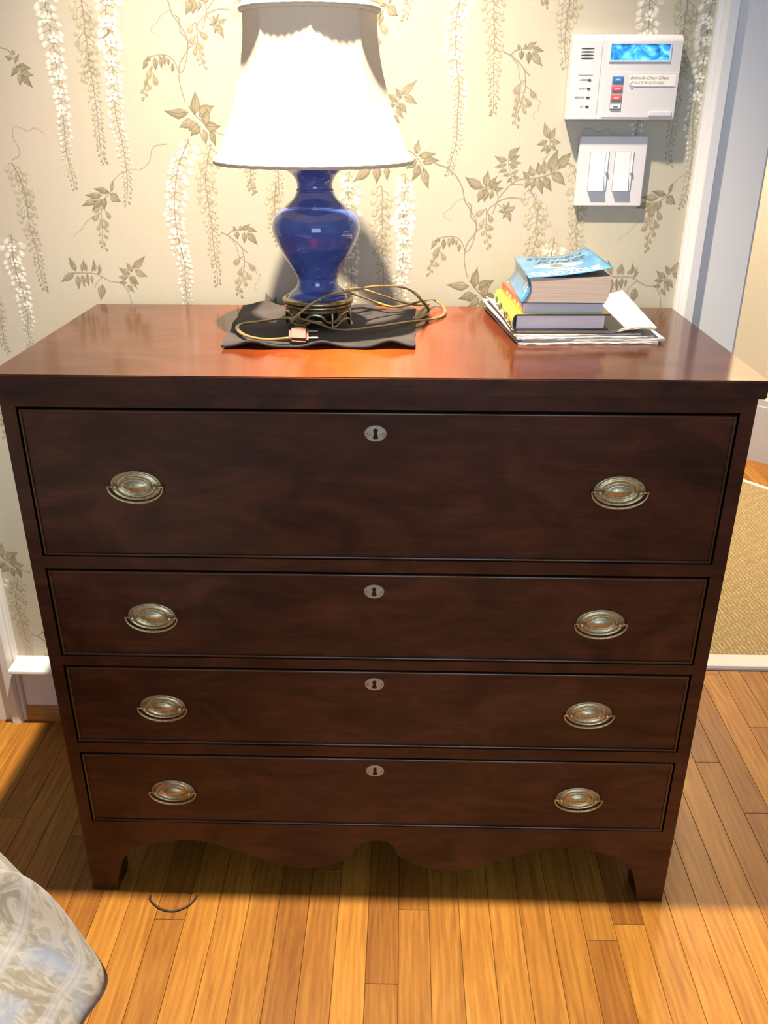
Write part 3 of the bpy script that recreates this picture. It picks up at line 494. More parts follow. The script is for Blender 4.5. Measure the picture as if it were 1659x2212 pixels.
# scalloped skirt
sk = [(-.530, 0), (-.483, .0), (-.4795, .030), (-.4720, .058), (-.4600, .0860), (-.4359, .1080), (-.3964, .1215), (-.3451, .1290), (-.3034, .1249), (-.2459, .1038), (-.1881, .0790), (-.146, .0675), (-.1119, .0690), (-.069, .0822), (-.0410, .1020), (-.0375, .1130), (-.0330, .1215), (-.022, .1325), (-.0028, .1373)]
def smooth_poly(p, lo, hi):
    mid = spline([(a, 0, b) for a, b in p[lo:hi]], 5); return p[:lo]+[(q.x, q.z) for q in mid]+p[hi:]
half = smooth_poly(sk, 2, len(sk))
out = half+[(-x, z) for x, z in half[::-1][1:]]+[(.530, .1715), (-.530, .1715)]
def tri_prism(out, a, b, axis):
    from mathutils.geometry import tessellate_polygon
    tr = tessellate_polygon([[Vector((p[0], p[1], 0)) for p in out]]); n = len(out)
    def P(p, t): return (p[0], t, p[1]) if axis == 'y' else (t, p[0], p[1])
    return MB().add([P(p, a) for p in out]+[P(p, b) for p in out], [tuple(t) for t in tr]+[tuple(i+n for i in t)[::-1] for t in tr]+[(i, (i+1) % n, n+(i+1) % n, n+i) for i in range(n)])
tri_prism(out, 0.0, .020, 'y').build('scalloped_skirt', MAHO, ch)
side = [(.0205, 0), (.060, 0), (.066, .05), (.09, .095), (.13, .115), (.32, .115), (.36, .095), (.385, .05), (.39, 0), (BACK, 0), (BACK, .16), (.0205, .16)]
for s_ in (-1, 1):
    tri_prism(side, *sorted((s_*.512, s_*.5298)), 'x').build('side_bracket', MAHO, ch)
    MB().prism([(s_*.5115, .0205), (s_*.4815, .0205), (s_*.4795, .040), (s_*.4830, .062), (s_*.5115, .066)], .002, .060, 'z').build('foot_block', MAHO, ch)
# pull : plate, two posts, bail.   local origin = centre of plate on the drawer face (y towards the room is negative)
pl = MB(); A, B = .0380, .0238
prof = [(1.0, 0), (1.0, -.0014), (.97, -.0024), (.93, -.0026), (.90, -.0016), (.86, -.0012), (.80, -.0024), (.72, -.0034), (.64, -.0030), (.60, -.0016)]
n = 56; vs = []
for r, d in prof:
    for k in range(n): a = 2*math.pi*k/n; vs.append((A*r*math.cos(a), d, B*r*math.sin(a)))
inner = [(1.0, -.0016), (1.0, -.0030), (.95, -.0036), (.90, -.0030), (.86, -.0024), (.7, -.0044), (.45, -.0062), (.2, -.0070), (0.02, -.0072)]
for r, d in inner:
    for k in range(n):
        a = 2*math.pi*k/n; q = abs(math.sin(a)); vs.append((.0232*r*math.cos(a), d, .0112*r*math.copysign(q**1.15, math.sin(a))))
np_ = len(prof)+len(inner)
pl.add(vs, [(i*n+k, i*n+(k+1) % n, (i+1)*n+(k+1) % n, (i+1)*n+k) for i in range(np_-1) for k in range(n)]); pl.local = True
for s_ in (-1, 1):
    pr_ = [(0.0045, -.0005), (.0048, -.003), (.0034, -.005), (.0028, -.006), (.0038, -.0072), (.0037, -.0088), (.0022, -.0100), (.0003, -.0104)]
    m_ = 14; pl.add([(s_*.0295+r*math.cos(2*math.pi*k/m_), y, -.001+r*math.sin(2*math.pi*k/m_)) for r, y in pr_ for k in range(m_)],
        [(i*m_+k, i*m_+(k+1) % m_, (i+1)*m_+(k+1) % m_, (i+1)*m_+k) for i in range(len(pr_)-1) for k in range(m_)])
bl = MB()
arc = [(.0408*math.cos(a), -.0058, -.0005-.0252*abs(math.sin(a))**.96) for a in [math.pi*k/28 for k in range(29)]]
pts = [(.0300, -.0066, -.001), (.0360, -.0066, .0002), (.0412, -.0062, .0006)]+arc[1:-1]+[(-.0412, -.0062, .0006), (-.0360, -.0066, .0002), (-.0300, -.0066, -.001)]
bl.tube(pts, [.0015, .0013, .0013]+[.0014+.0008*math.sin(math.pi*k/27) for k in range(27)]+[.0013, .0013, .0015], 10)
es = MB(); pr_ = [(1, 0), (1, -.0008), (.95, -.0014), (.02, -.0014)]; n = 36
es.add([(.0158*r*math.cos(2*math.pi*k/n), d, .0122*r*math.sin(2*math.pi*k/n)) for r, d in pr_ for k in range(n)], [(i*n+k, i*n+(k+1) % n, (i+1)*n+(k+1) % n, (i+1)*n+k) for i in range(3) for k in range(n)])
kh = [(.0034*math.cos(a), .0042+.0034*math.sin(a)) for a in [math.radians(-55+i*29) for i in range(11)]]+[(-.0042, -.0068), (-.002, -.0082), (.002, -.0082), (.0042, -.0068)]
es.prism(kh, -.00150, -.0010, 'y', 1)
for s_ in (-1, 1): es.add([(s_*.0118+.0009*math.cos(2*math.pi*k/8), -.0017, .0009*math.sin(2*math.pi*k/8)) for k in range(8)], [tuple(range(8))], 1)
PX = [(-.3525, .3565), (-.3537, .3530), (-.3550, .3530), (-.3565, .3530)]; PZ = [.8270, .6020, .4257, .2430]; KZ = [.9118, .6523, .4775, .2960]
KOFF = [.0010, -.0016, -.0015, -.0010]
meshes = {}
for r, (t0, b0) in enumerate(rows):
    d = MB().box(-.5070, .5070, .0035, .026, b0+.0005, t0-.0005)
    dob = d.build('drawer', MAHO, ch)
    dob['label'] = ['deep top drawer', 'second drawer from the top', 'third drawer from the top', 'shallow bottom drawer'][r]
    bd = MB(); e = .0022
    x0, x1, z0, z1 = -.5070+e, .5070-e, b0+e, t0-e
    for a, b in (((x0, z0), (x1, z0)), ((x1, z0), (x1, z1)), ((x1, z1), (x0, z1)), ((x0, z1), (x0, z0))):
        bd.tube([(a[0], .0028, a[1]), (b[0], .0028, b[1])], e, 12)
    bd.build('cock_bead', BEAD, dob, smooth=.6)
    def sub(nm, mb, mat, x, z, smooth=True):
        if nm not in meshes:
            o = mb.build(nm, mat, dob, smooth=smooth, loc=(x, .0035, z)); meshes[nm] = o; return o
        o = meshes[nm].copy(); COL.objects.link(o); o.parent = dob; o.location = (x, .0035, z); return o
    for x in PX[r]:
        sub('pull_plate', pl, BRASS, x, PZ[r]); q = sub('bail_handle', bl, BRASS, x, PZ[r])
    sub('keyhole_plate', es, [BRASS_D, DARK], KOFF[r], KZ[r], .7)

# ================================================================ LAMP
LX, LY, LZ = -.1035, .2915, TOP+.0045
lamp = thing('table_lamp', 'blue vase lamp with cream bell shade on the chest', 'lamp', (LX, LY, TOP))
k_ = 1.0215
vp = [(.0005, 1.046), (.0465, 1.0465), (.0480, 1.0495), (.0475, 1.0530), (.0430, 1.0580), (.0370, 1.0625), (.0338, 1.068), (.0325, 1.0745), (.0330, 1.081), (.0365, 1.089), (.0420, 1.0985), (.0500, 1.1110), (.0590, 1.1270), (.0660, 1.1420), (.0696, 1.1540), (.0703, 1.1620), (.0692, 1.1700), (.0655, 1.1785), (.0590, 1.1860), (.0510, 1.1915), (.0480, 1.1925), (.0478, 1.1945), (.0430, 1.1985), (.0365, 1.2040), (.0322, 1.2100), (.0300, 1.2150), (.0292, 1.2165), (.0305, 1.2185), (.0295, 1.2205), (.0282, 1.2215), (.0280, 1.2270), (.0295, 1.2330), (.0335, 1.2400), (.0400, 1.2460), (.0480, 1.2500), (.0545, 1.2515), (.0558, 1.2525), (.0545, 1.2545), (.0480, 1.2545), (.0330, 1.247), (.0005, 1.2465)]
ZS = lambda z: 1.046+(z-1.046)*.975
vs_ = spline([(r, 0, ZS(z)) for r, z in vp], 2)
MB().lathe([(max(.0004, p.x), p.z) for p in vs_], LX, LY, 72).build('vase_body', VASE, lamp, smooth=.7)
# pierced brass base
bs = MB()
bs.lathe([(.030, 1.045), (.0500, 1.0450), (.0505, 1.0478), (.0530, 1.0490), (.0560, 1.0485), (.0585, 1.0465), (.0590, 1.0435), (.0575, 1.0405), (.0560, 1.0390), (.0565, 1.0375), (.0560, 1.0355), (.0545, 1.0345), (.0540, 1.0300), (.0520, 1.0290), (.0300, 1.0290)], LX, LY, 64)
def wave(ph, z0, amp, r, n=6, rad=.0026, sq=1.7):
    pts = []
    for k in range(n*20):
        a = 2*math.pi*k/(n*20); s_ = math.sin(n*a+ph); s_ = math.copysign(abs(s_)**(1/sq), s_)
        pts.append((LX+(r+.0012*s_)*math.cos(a), LY+(r+.0012*s_)*math.sin(a), z0+amp*s_))
    bs.tube(pts, rad, 7, closed=True)
wave(math.pi/2*3, 1.0215, .0070, .0530); wave(math.pi/2*3, 1.0115, .0058, .0535)
for k in range(6):
    a = 2*math.pi*k/6+math.radians(-90+30)
    bs.tube(spline([(LX+r*math.cos(a), LY+r*math.sin(a), z) for r, z in ((.0525, 1.029), (.0535, 1.022), (.0530, 1.014), (.0535, 1.008), (.0560, LZ+.0016))], 3), [.0020]*12+[.0028], 7)
    bs.lathe([(.0003, 0), (.0025, .001), (.003, .003), (.0022, .005), (.0003, .006)], LX+.056*math.cos(a), LY+.056*math.sin(a), 10) if False else None
bs.build('pierced_base', BASEBR, lamp, smooth=.8)
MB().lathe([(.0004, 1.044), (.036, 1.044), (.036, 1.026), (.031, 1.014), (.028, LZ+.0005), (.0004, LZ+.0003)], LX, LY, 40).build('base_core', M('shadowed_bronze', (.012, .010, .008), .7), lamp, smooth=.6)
MB().lathe([(.0085, 1.245), (.0085, 1.262), (.012, 1.264), (.012, 1.272), (.016, 1.275), (.016, 1.325), (.013, 1.33), (.0004, 1.33)], LX, LY, 20).build('socket', BASEBR, lamp, smooth=.6)
MB().lathe([(.0130, 1.330), (.016, 1.345), (.026, 1.365), (.0305, 1.39), (.026, 1.415), (.012, 1.428), (.0004, 1.43)], LX, LY, 24).build('light_bulb', M('frosted_bulb', (.85, .85, .82), .3), lamp, smooth=True)
hp = MB(); hp.tube(spline([(LX+.012, LY, 1.268), (LX+.05, LY, 1.32), (LX+.052, LY, 1.40), (LX+.02, LY, 1.452), (LX, LY, 1.458), (LX-.02, LY, 1.452), (LX-.052, LY, 1.40), (LX-.05, LY, 1.32), (LX-.012, LY, 1.268)], 6), .0016, 6)
hp.lathe([(.0004, 1.456), (.006, 1.457), (.004, 1.466), (.008, 1.474), (.004, 1.484), (.0004, 1.487)], LX, LY, 14)
for k in range(3):
    a = 2*math.pi*k/3+.3; hp.tube([(LX, LY, 1.458), (LX+.094*math.cos(a), LY+.094*math.sin(a), 1.466)], .0013, 5)
hp.build('harp', BASEBR, lamp, smooth=.8)
KS = (LY+1.1595)/(.26+1.1595)
shz = lambda z: 1.3311+(z-1.3311)*1.018
SP = [(.1500, 1.2600), (.1475, 1.2640), (.1350, 1.2890), (.1200, 1.3270), (.1085, 1.3650), (.1005, 1.4010), (.0965, 1.4360), (.0960, 1.4640)]
SP = [(r*KS, shz(z)) for r, z in SP]
ph0 = math.radians(-90+5)
def scal(a, z, r):
    t = (z-SP[0][1])/(SP[-1][1]-SP[0][1]); t = max(0, min(1, t))
    s_ = abs(math.sin(4*(a-ph0)));  amp = .022+.05*math.sin(math.pi*min(1, t*1.05))*.9
    rib = .010*(max(0, 1-abs(s_)*7))
    return r*(1-amp*(s_**.8)+rib)
sp = spline([(r, 0, z) for r, z in SP], 4)
prof = [(p.x, p.z) for p in sp]; inn = [(r-.0016, z) for r, z in prof[::-1]]
sm = MB().lathe(prof+inn, LX, LY, 192, fn=scal)
P_ = len(prof)+len(inn); n = 192; sm.f += [((P_-1)*n+k, (P_-1)*n+(k+1) % n, (k+1) % n, k) for k in range(n)]; sm.m += [0]*n
sm.build('lamp_shade', SHADE, lamp, smooth=True)
for (r0, z0, hh, tk, sc_) in ((SP[0][0], SP[0][1]-.002, .0085, .0032, .020), (SP[-1][0], SP[-1][1]-.004, .0095, .0062, .018)):
    pp = [(-tk*.3, -hh*.5), (tk*.6, -hh*.5), (tk, -hh*.2), (tk, hh*.3), (tk*.5, hh*.55), (-tk*.3, hh*.5)]
    tb = MB(); n = 192; q = len(pp); vs = []
    for d, z in pp:
        for k in range(n):
            a = 2*math.pi*k/n; s_ = abs(math.sin(4*(a-ph0)))**.8; rr = r0*(1-sc_*s_)+d+.0004*math.sin(a*61)
            vs.append((LX+rr*math.cos(a), LY+rr*math.sin(a), z0+z+.0003*math.sin(a*37)))
    tb.add(vs, [(i*n+k, i*n+(k+1) % n, ((i+1) % q)*n+(k+1) % n, ((i+1) % q)*n+k) for i in range(q) for k in range(n)])
    tb.build('shade_binding', TRIM, lamp, smooth=True)
# cord : two-wire flat flex
CP = [(-0.1353, 0.1519, 1.012), (-0.1724, 0.1571, 1.008), (-0.2079, 0.1813, 1.008), (-0.2298, 0.2284, 1.008), (-0.2267, 0.2622, 1.008), (-0.1886, 0.2687, 1.012), (-0.1562, 0.225, 1.0257), (-0.1307, 0.222, 1.0266), (-0.1002, 0.215, 1.0209), (-0.0817, 0.2302, 1.01), (-0.0485, 0.2236, 1.008), (-0.0065, 0.247, 1.008), (0.0446, 0.3008, 1.004), (0.0937, 0.3507, 1.0), (0.1116, 0.3893, 1.0), (0.1109, 0.447, 1.002), (0.0939, 0.4606, 1.01), (0.0724, 0.4011, 1.02), (0.0446, 0.4027, 1.012), (0.0168, 0.3882, 1.012), (-0.0114, 0.4, 1.0177), (-0.0492, 0.38, 1.0351), (-0.0643, 0.38, 1.0385), (-0.0586, 0.4, 1.0394), (-0.0391, 0.4, 1.0414), (-0.0113, 0.4, 1.0329), (0.0303, 0.4369, 1.012), (0.0643, 0.4132, 1.01), (0.0822, 0.4277, 1.008), (0.0775, 0.4271, 1.003), (0.0583, 0.3495, 1.0), (0.0694, 0.3598, 1.0), (0.0841, 0.4052, 1.002), (0.0702, 0.365, 1.028), (0.0551, 0.38, 1.0398), (0.0304, 0.37, 1.0502), (-0.0094, 0.34, 1.0562), (-0.0466, 0.29, 1.0587), (-0.0806, 0.232, 1.062), (-0.1049, 0.222, 1.0515), (-0.1297, 0.215, 1.0331), (-0.138, 0.21, 1.0234), (-0.1253, 0.215, 1.0169), (-0.1118, 0.23, 1.0187), (-0.1074, 0.25, 1.0193)]
sp = spline(CP, 7); cb = MB()
for sgn in (-1, 1):
    o_ = []
    for i, p in enumerate(sp):
        t = (sp[min(i+1, len(sp)-1)]-sp[max(i-1, 0)]).normalized(); s_ = t.cross(Vector((0, 0, 1))).normalized()
        o_.append(p+s_*.0015*sgn)
    cb.tube(o_, .00175, 8)
cb.build('power_cord', CORD, lamp, smooth=True)
# plug
pg = MB(); bmq = bmesh.new(); bmesh.ops.create_cube(bmq, size=1)
for v in bmq.verts: v.co = Vector((v.co.x*.030, v.co.y*.030, v.co.z*.014))
bmesh.ops.bevel(bmq, geom=[e for e in bmq.edges], offset=.0042, segments=3, affect='EDGES')
for v in bmq.verts:
    if v.co.x < 0: v.co.y *= 1+v.co.x*14
PM = Matrix.Translation((-.1225, .163, TOP+.0165)) @ Matrix.Rotation(math.radians(4), 4, 'Z') @ Matrix.Rotation(math.radians(38), 4, 'X')
pg.bm(bmq, 0, PM)
bmq = bmesh.new(); bmesh.ops.create_cube(bmq, size=1)
for v in bmq.verts: v.co = Vector((.002+v.co.x*.017, v.co.y*.012, .0060+v.co.z*.0012))
bmesh.ops.bevel(bmq, geom=bmq.edges[:], offset=.0005, segments=1, affect='EDGES'); pg.bm(bmq, 1, PM)
plug = pg.build('plug', [PLUG, M('plug_inset', (.05, .022, .02), .4, Specular_IOR_Level=.2)], lamp, smooth=.6)
for s_ in (-1, 1):
    bmq = bmesh.new(); bmesh.ops.create_cube(bmq, size=1)
    for v in bmq.verts: v.co = Vector((.021+v.co.x*.017, s_*.0062+v.co.y*.0014, v.co.z*.0052))
    MB().bm(bmq, 0, PM).build('prong', STEEL, plug)

# velour cloth under the lamp
FLc, FRc, BRc, BLc = Vector((-.238, .1385)), Vector((.0555, .1485)), Vector((.0585, .4180)), Vector((-.2560, .4400))
def clf(u, v):
    p = FLc.lerp(FRc, u).lerp(BLc.lerp(BRc, u), v)
    e = min(u, 1-u); ed = max(0, 1-v/.16); eb = max(0, 1-(1-v)/.14); es_ = max(0, 1-e/.07)
    w = .5+.5*math.sin(u*17.5-1.2)
    h = .0005+ed**1.4*(.0016+.0085*w**2)+eb**1.5*(.010*max(0, math.cos((u-.13)*11))**2)+es_*.0022*(.5+.5*math.sin(v*14))
    h += .0010*(.5+.5*math.sin(u*9+v*6))
    p = p+Vector((.0010*math.sin(v*21)*(es_), .0025*math.sin(u*23)*(ed+eb)))
    d = math.hypot(p.x-LX, p.y-LY)
    if d < .075: h *= max(0.12, (d-.055)/.02) if d > .055 else .12
    return (p.x, p.y, TOP+.0025+h)
g = MB().grid(clf, 90, 70); co = g.build('velour_cloth', CLOTH, None, smooth=True)
md = co.modifiers.new('s', 'SOLIDIFY'); md.thickness = .0022; md.offset = -1
prop(co, 'dark charcoal velour cloth lying flat under the blue lamp', 'cloth')
hem = MB()
hp_ = [clf(i/80, 0) for i in range(81)]; hem.tube([(x, y, z-.0012) for x, y, z in hp_], .0023, 6)
hem.tube([(x, y, z-.0010) for x, y, z in [clf(1, i/50) for i in range(51)]], .0018, 6)
hem.tube([(x, y, z-.0010) for x, y, z in [clf(0, i/50) for i in range(51)]], .0018, 6)
hem.build('rolled_hem', CLOTH, co, smooth=True)

# ================================================================ BOOKS AND PAPERS
PAGE = M('page_edges', (.56, .46, .38), .8)
z_ = noise(PAGE, coords(PAGE, (6, 6, 900)), 3, 3); base(PAGE, ramp(PAGE, z_, [(.3, (.44, .345, .28)), (.65, (.62, .51, .43))]))
PAGEW = M('white_page_edges', (.66, .64, .66), .8)
z_ = noise(PAGEW, coords(PAGEW, (6, 6, 1400)), 3, 3); base(PAGEW, ramp(PAGEW, z_, [(.3, (.72, .70, .72)), (.65, (.86, .85, .87))]))
NEWS = M('newsprint', (.74, .68, .56), .8); z_ = noise(NEWS, coords(NEWS, (30, 30, 30)), 3, 3); base(NEWS, ramp(NEWS, z_, [(.3, (.46, .43, .35)), (.65, (.54, .50, .42))]))
BLUE = M('blue_cover', (.10, .36, .62), .22, Coat_Weight=.4)
z_ = noise(BLUE, coords(BLUE), 22, 3); base(BLUE, ramp(BLUE, z_, [(.35, (.035, .155, .31)), (.65, (.065, .22, .40))]))
INKD = M('dark_print', (.035, .055, .09), .35); INKW = M('white_print', (.82, .84, .86), .35); INKG = M('grey_print', (.10, .11, .12), .35)
YEL = M('yellow_jacket', (.80, .60, .02), .22, Coat_Weight=.5); NAVY = M('navy_board', (.022, .020, .045), .5)
RED = M('red_cover', (.72, .10, .045), .3, Coat_Weight=.3)
YF = .188
# blue paperback
bk = thing('paperback_book', 'thick blue paperback with white title on top of the book pile', 'book', (.29, .28, 1.0605))
YB = .386
spn = spline([(.2290, 0, 1.0985), (.2322, 0, 1.0905), (.2330, 0, 1.0820), (.2305, 0, 1.0740), (.2262, 0, 1.0665), (.2205, 0, 1.0603)], 5)
def cov(x, y):
    u = (x-.229)/.126; v = (y-YF)/(YB-YF); u = max(0, u)
    z = 1.0986+.0155*max(0, u)**1.7*(1-v)+v*(.0210*max(0, (u-.45)/.55)**2.2)+.0012*math.sin(u*3)*v
    return z
xr = lambda v: .3545-.0045*v
def covp(u, v): x = .229+(xr(v)-.229)*u; y = YF-.0008+(YB-YF)*v; return (x, y, cov(x, y))
g = MB().grid(covp, 26, 18); b1 = g.build('front_cover', BLUE, bk, smooth=True); md = b1.modifiers.new('s', 'SOLIDIFY'); md.thickness = .0007; md.offset = 1
sp2 = MB().grid(lambda u, v: (spn[int(round(u*(len(spn)-1)))].x-.0004, YF-.0008+(YB-YF)*v, spn[int(round(u*(len(spn)-1)))].z), len(spn)-1, 4)
b2 = sp2.build('spine', BLUE, bk, smooth=True); md = b2.modifiers.new('s', 'SOLIDIFY'); md.thickness = .0007; md.offset = 0
MB().grid(lambda u, v: (.2205+.128*u, YF-.0008+(YB-YF)*v, 1.0600), 4, 4).build('back_cover', BLUE, bk)
def pagep(t0, t1, side): pass
pgp = [(p.x+.0006, p.z-.0006 if i == 0 else p.z) for i, p in enumerate(spn)]
pgp = pgp[:-1]+[(.2215, 1.0610), (.3470, 1.0610), (.3505, 1.0650), (.3528, 1.0720), (.3540, 1.0830), (.3543, 1.0950), (.3538, 1.1010), (.3400, 1.1004), (.3100, 1.0990), (.2700, 1.0980), (.2320, 1.0978)]
tri_prism(pgp[::-1], YF, YB-.001, 'y').build('page_block', PAGE, bk)
off = lambda z: z+.0010
tm = lambda x0, y0, sx=1, sy=1, sk_=0: (lambda u, v: (x0+u*sx+v*sk_, y0+v*sy, cov(x0+u*sx+v*sk_, y0+v*sy)+.0011))
tx = text_mb('DEAD ZONE', .0222, tm(.2365, YF+.0060, .83, 2.05), bold=.0008)
ex = [(.5*math.cos(a), math.sin(a)) for a in []]
tx = text_mb('THE', .0150, tm(.2770, YF+.0420, 1.1, 1.35), mb=tx, bold=.0004)
def eye(cx_, cy_, a, b, p, n=28):
    o = []
    for i in range(n): t = 2*math.pi*i/n; c = math.cos(t); o.append((cx_+a*c, cy_+b*math.copysign(abs(math.sin(t))**p, math.sin(t))))
    return o
ey = eye(.2870, YF+.0890, .0400, .0200, 1.5); tx.add([(x, y, cov(x, y)+.0010) for x, y in [(.287, YF+.089)]+ey], [(0, 1+i, 1+(i+1) % 28) for i in range(28)])
tx.build('cover_title', INKW, b1)
dk = text_mb('STEPHEN', .0200, tm(.2440, YF+.1580, 1.12, 1.25), shear=.25, bold=.0003)
dk = text_mb('KING', .0270, tm(.2560, YF+.1210, 1.22, 1.15), shear=.25, bold=.0004, mb=dk)
dk.build('cover_author', INKD, b1)
iris = MB(); e2 = eye(.2880, YF+.0890, .0150, .0165, 1.0); iris.add([(x, y, cov(x, y)+.0013) for x, y in [(.288, YF+.089)]+e2], [(0, 1+i, 1+(i+1) % 28) for i in range(28)]); iris.build('cover_eye', INKG, b1)
sb = MB()
for i in range(16):
    a_, b_ = R_.uniform(.25, .75), R_.uniform(.06, .20); k0 = int(a_*(len(spn)-1)); p0, p1 = spn[k0], spn[min(k0+2, len(spn)-1)]
    y0 = YF+b_*.2+.006; sb.add([(p0.x-.0013, y0, p0.z), (p0.x-.0013, y0+.006, p0.z), (p1.x-.0013, y0+.005, p1.z), (p1.x-.0013, y0-.001, p1.z)], [(0, 1, 2, 3)])
sb.build('spine_lettering', INKW, b2)['kind'] = 'stuff'
# red paperback
rb = thing('paperback_book', 'thin red-spined paperback sandwiched between blue and yellow books', 'book', (.28, .28, 1.043))
def rot2(x, y, a, cx_, cy_): c, s_ = math.cos(a), math.sin(a); return (cx_+(x-cx_)*c-(y-cy_)*s_, cy_+(x-cx_)*s_+(y-cy_)*c)
def skew(mb, a, cx_, cy_): mb.v = [(*rot2(v[0], v[1], a, cx_, cy_), v[2]) for v in mb.v]; return mb
ra = math.radians(4.0)
z0, z1 = 1.0430, 1.0594
skew(MB().box(.2235, .3500, .1965, .3740, z0+.0008, z1-.0008), ra, .22, .196).build('page_block', PAGEW, rb)
skew(MB().box(.2222, .2238, .1960, .3745, z0, z1, .0004), ra, .22, .196).build('spine', RED, rb)
fc = skew(MB().box(.2230, .3505, .1960, .3745, z1-.0009, z1), ra, .22, .196).build('front_cover', M('white_cover', (.78, .70, .62), .3), rb)
skew(MB().box(.2230, .3505, .1960, .3745, z0, z0+.0009), ra, .22, .196).build('back_cover', M('pale_cover', (.80, .76, .66), .4), rb)
q = MB().box(.2232, .2310, .1962, .3743, z1, z1+.0003)
skew(q, ra, .22, .196).build('cover_band', RED, fc)
PRP = M('pale_red_print', (.85, .50, .36), .4)
for y in (.215, .245, .285, .315): skew(MB().box(.2216, .2223, y, y+.014, z0+.005, z0+.0095), ra, .22, .196).build('spine_mark', PRP, rb)
# yellow hardcover
yb = thing('hardcover_book', 'yellow-jacketed hardcover lying under the red-spined paperback', 'book', (.28, .28, 1.0165))
zb, zt = 1.0168, 1.0428; YBk = .392
def hc(mb, a=ra*.6): return skew(mb, a, .21, .188)
hc(MB().box(.2150, .3525, YF+.0035, YBk-.003, zb+.0028, zt-.0028)).build('page_block', PAGEW, yb)
arcn = [(.2150-.0068*math.sin(a), (zb+zt)/2+((zt-zb)/2-.0012)*math.cos(a)) for a in [math.pi*i/12 for i in range(13)]]
inner_ = [(.2150-.0042*math.sin(a), (zb+zt)/2+((zt-zb)/2-.0036)*math.cos(a)) for a in [math.pi*i/12 for i in range(13)]]
brd = [(.3605, zt-.0024), (.3605, zt-.0002), (.2150, zt-.0002)]+arcn[1:-1]+[(.2150, zb+.0002), (.3590, zb+.0002), (.3590, zb+.0024)]+[(.2150, zb+.0024)]+inner_[::-1][1:-1]+[(.2150, zt-.0024)]
hc(tri_prism(brd, YF, YBk, 'y')).build('boards', NAVY, yb)
a2 = [(.2150-.0074*math.sin(a), (zb+zt)/2+((zt-zb)/2+.0004)*math.cos(a)) for a in [math.pi*i/12 for i in range(13)]]
jk = [(.3608, zt), (.3608, zt+.0005)]+[(.2150, zt+.0005)]+a2[1:-1]+[(.2150, zb-.0002), (.3592, zb-.0002), (.3592, zb+.0001), (.215, zb+.0001)]+[(.2150-.0069*math.sin(a), (zb+zt)/2+((zt-zb)/2-.0000)*math.cos(a)) for a in [math.pi*i/12 for i in range(13)]][::-1][1:-1]+[(.215, zt)]
jo = hc(tri_prism(jk, YF+.0002, YBk-.0002, 'y')).build('dust_jacket', YEL, yb)
JP = M('jacket_print', (.05, .10, .09), .4)
for y, h0, h1, dy in ((.355, .010, .019, .016), (.325, .006, .012, .010), (.30, .011, .019, .012), (.262, .006, .014, .010), (.235, .012, .018, .012), (.205, .005, .012, .008)):
    hc(MB().box(.2066, .2082, y, y+dy, zb+h0, zb+h1)).build('spine_mark', JP, jo)
# folded newspaper with a rolled right fold
G5 = 'folded papers under the books'
def paper(name, label, c, z0, th, lift, mat, fold=None, seed=1, cat='magazine'):
    r = random.Random(seed); FL, FR, BR, BL = [Vector(p) for p in c]
    def top(u, v, dz=0):
        p = FL.lerp(FR, u).lerp(BL.lerp(BR, u), v)
        w = .0002*math.sin(u*14+seed*2)+.00015*math.sin(v*11+seed)
        return Vector((p.x+.0006*math.sin(v*9+seed), p.y+.0009*math.sin(u*10+seed*3), z0+th+dz+lift(u, v)+w*(1 if dz == 0 else .6)))
    g = MB(); nu, nv = 36, 20
    g.grid(lambda u, v: top(u, v), nu, nv); a = len(g.v)
    g.grid(lambda u, v: top(u, v, -th*.96), nu, nv)
    def idx(i, j, o): return o+j*(nu+1)+i
    o2 = a
    g2 = [(idx(i, 0, 0), idx(i+1, 0, 0), idx(i+1, 0, o2), idx(i, 0, o2)) for i in range(nu)]+[(idx(i, nv, 0), idx(i+1, nv, 0), idx(i+1, nv, o2), idx(i, nv, o2)) for i in range(nu)]
    g2 += [(idx(0, j, 0), idx(0, j+1, 0), idx(0, j+1, o2), idx(0, j, o2)) for j in range(nv)]+[(idx(nu, j, 0), idx(nu, j+1, 0), idx(nu, j+1, o2), idx(nu, j, o2)) for j in range(nv)]
    g.f += g2; g.m += [0]*len(g2)
    root = g.build(name, mat, None, smooth=.6); prop(root, label, cat, G5 if cat == 'magazine' else None)
    # leaves showing on the front edge
    lv = MB()
    for k in range(3):
        zz = -th*(.2+.27*k)
        lv.tube([top(u/30, 0, zz)+Vector((0, -.0006-.0008*r.random(), 0)) for u in range(1, 30)], .00045, 5)
    for k in range(2):
        zz = -th*(.3+.35*k); lv.tube([top(0, u/20, zz)+Vector((-.0007, 0, 0)) for u in range(0, 20)], .00045, 5)
    lv.build('leaf_edges', PAPW if mat is not NEWS else NEWS, root, smooth=True)
    return root
PAPW = M('coated_pages', (.56, .525, .50), .6); PAPB = M('blue_grey_pages', (.34, .38, .45), .5); PAPL = M('lavender_pages', (.60, .56, .60), .5)
flat = lambda u, v: 0
bl_ = lambda k: (lambda u, v: k*max(0, v-.2)**1.3*max(0, 1-u/.22)**1.3)
paper('magazine', 'bottom magazine of the paper pile, touching the chest top', [(.2190, .1790), (.4400, .1960), (.4350, .4550), (.1880, .4560)], TOP, .0034, flat, PAPW, seed=1)
paper('magazine', 'blue-edged magazine poking out furthest right in the paper pile', [(.2250, .1840), (.4500, .1990), (.4450, .4500), (.1900, .4520)], TOP+.0037, .0040, bl_(.002), PAPB, seed=2)
paper('magazine', 'lilac-edged magazine in the middle of the paper pile', [(.2170, .1800), (.4330, .2010), (.4300, .4480), (.1850, .4500)], TOP+.0080, .0036, bl_(.004), PAPL, seed=3)
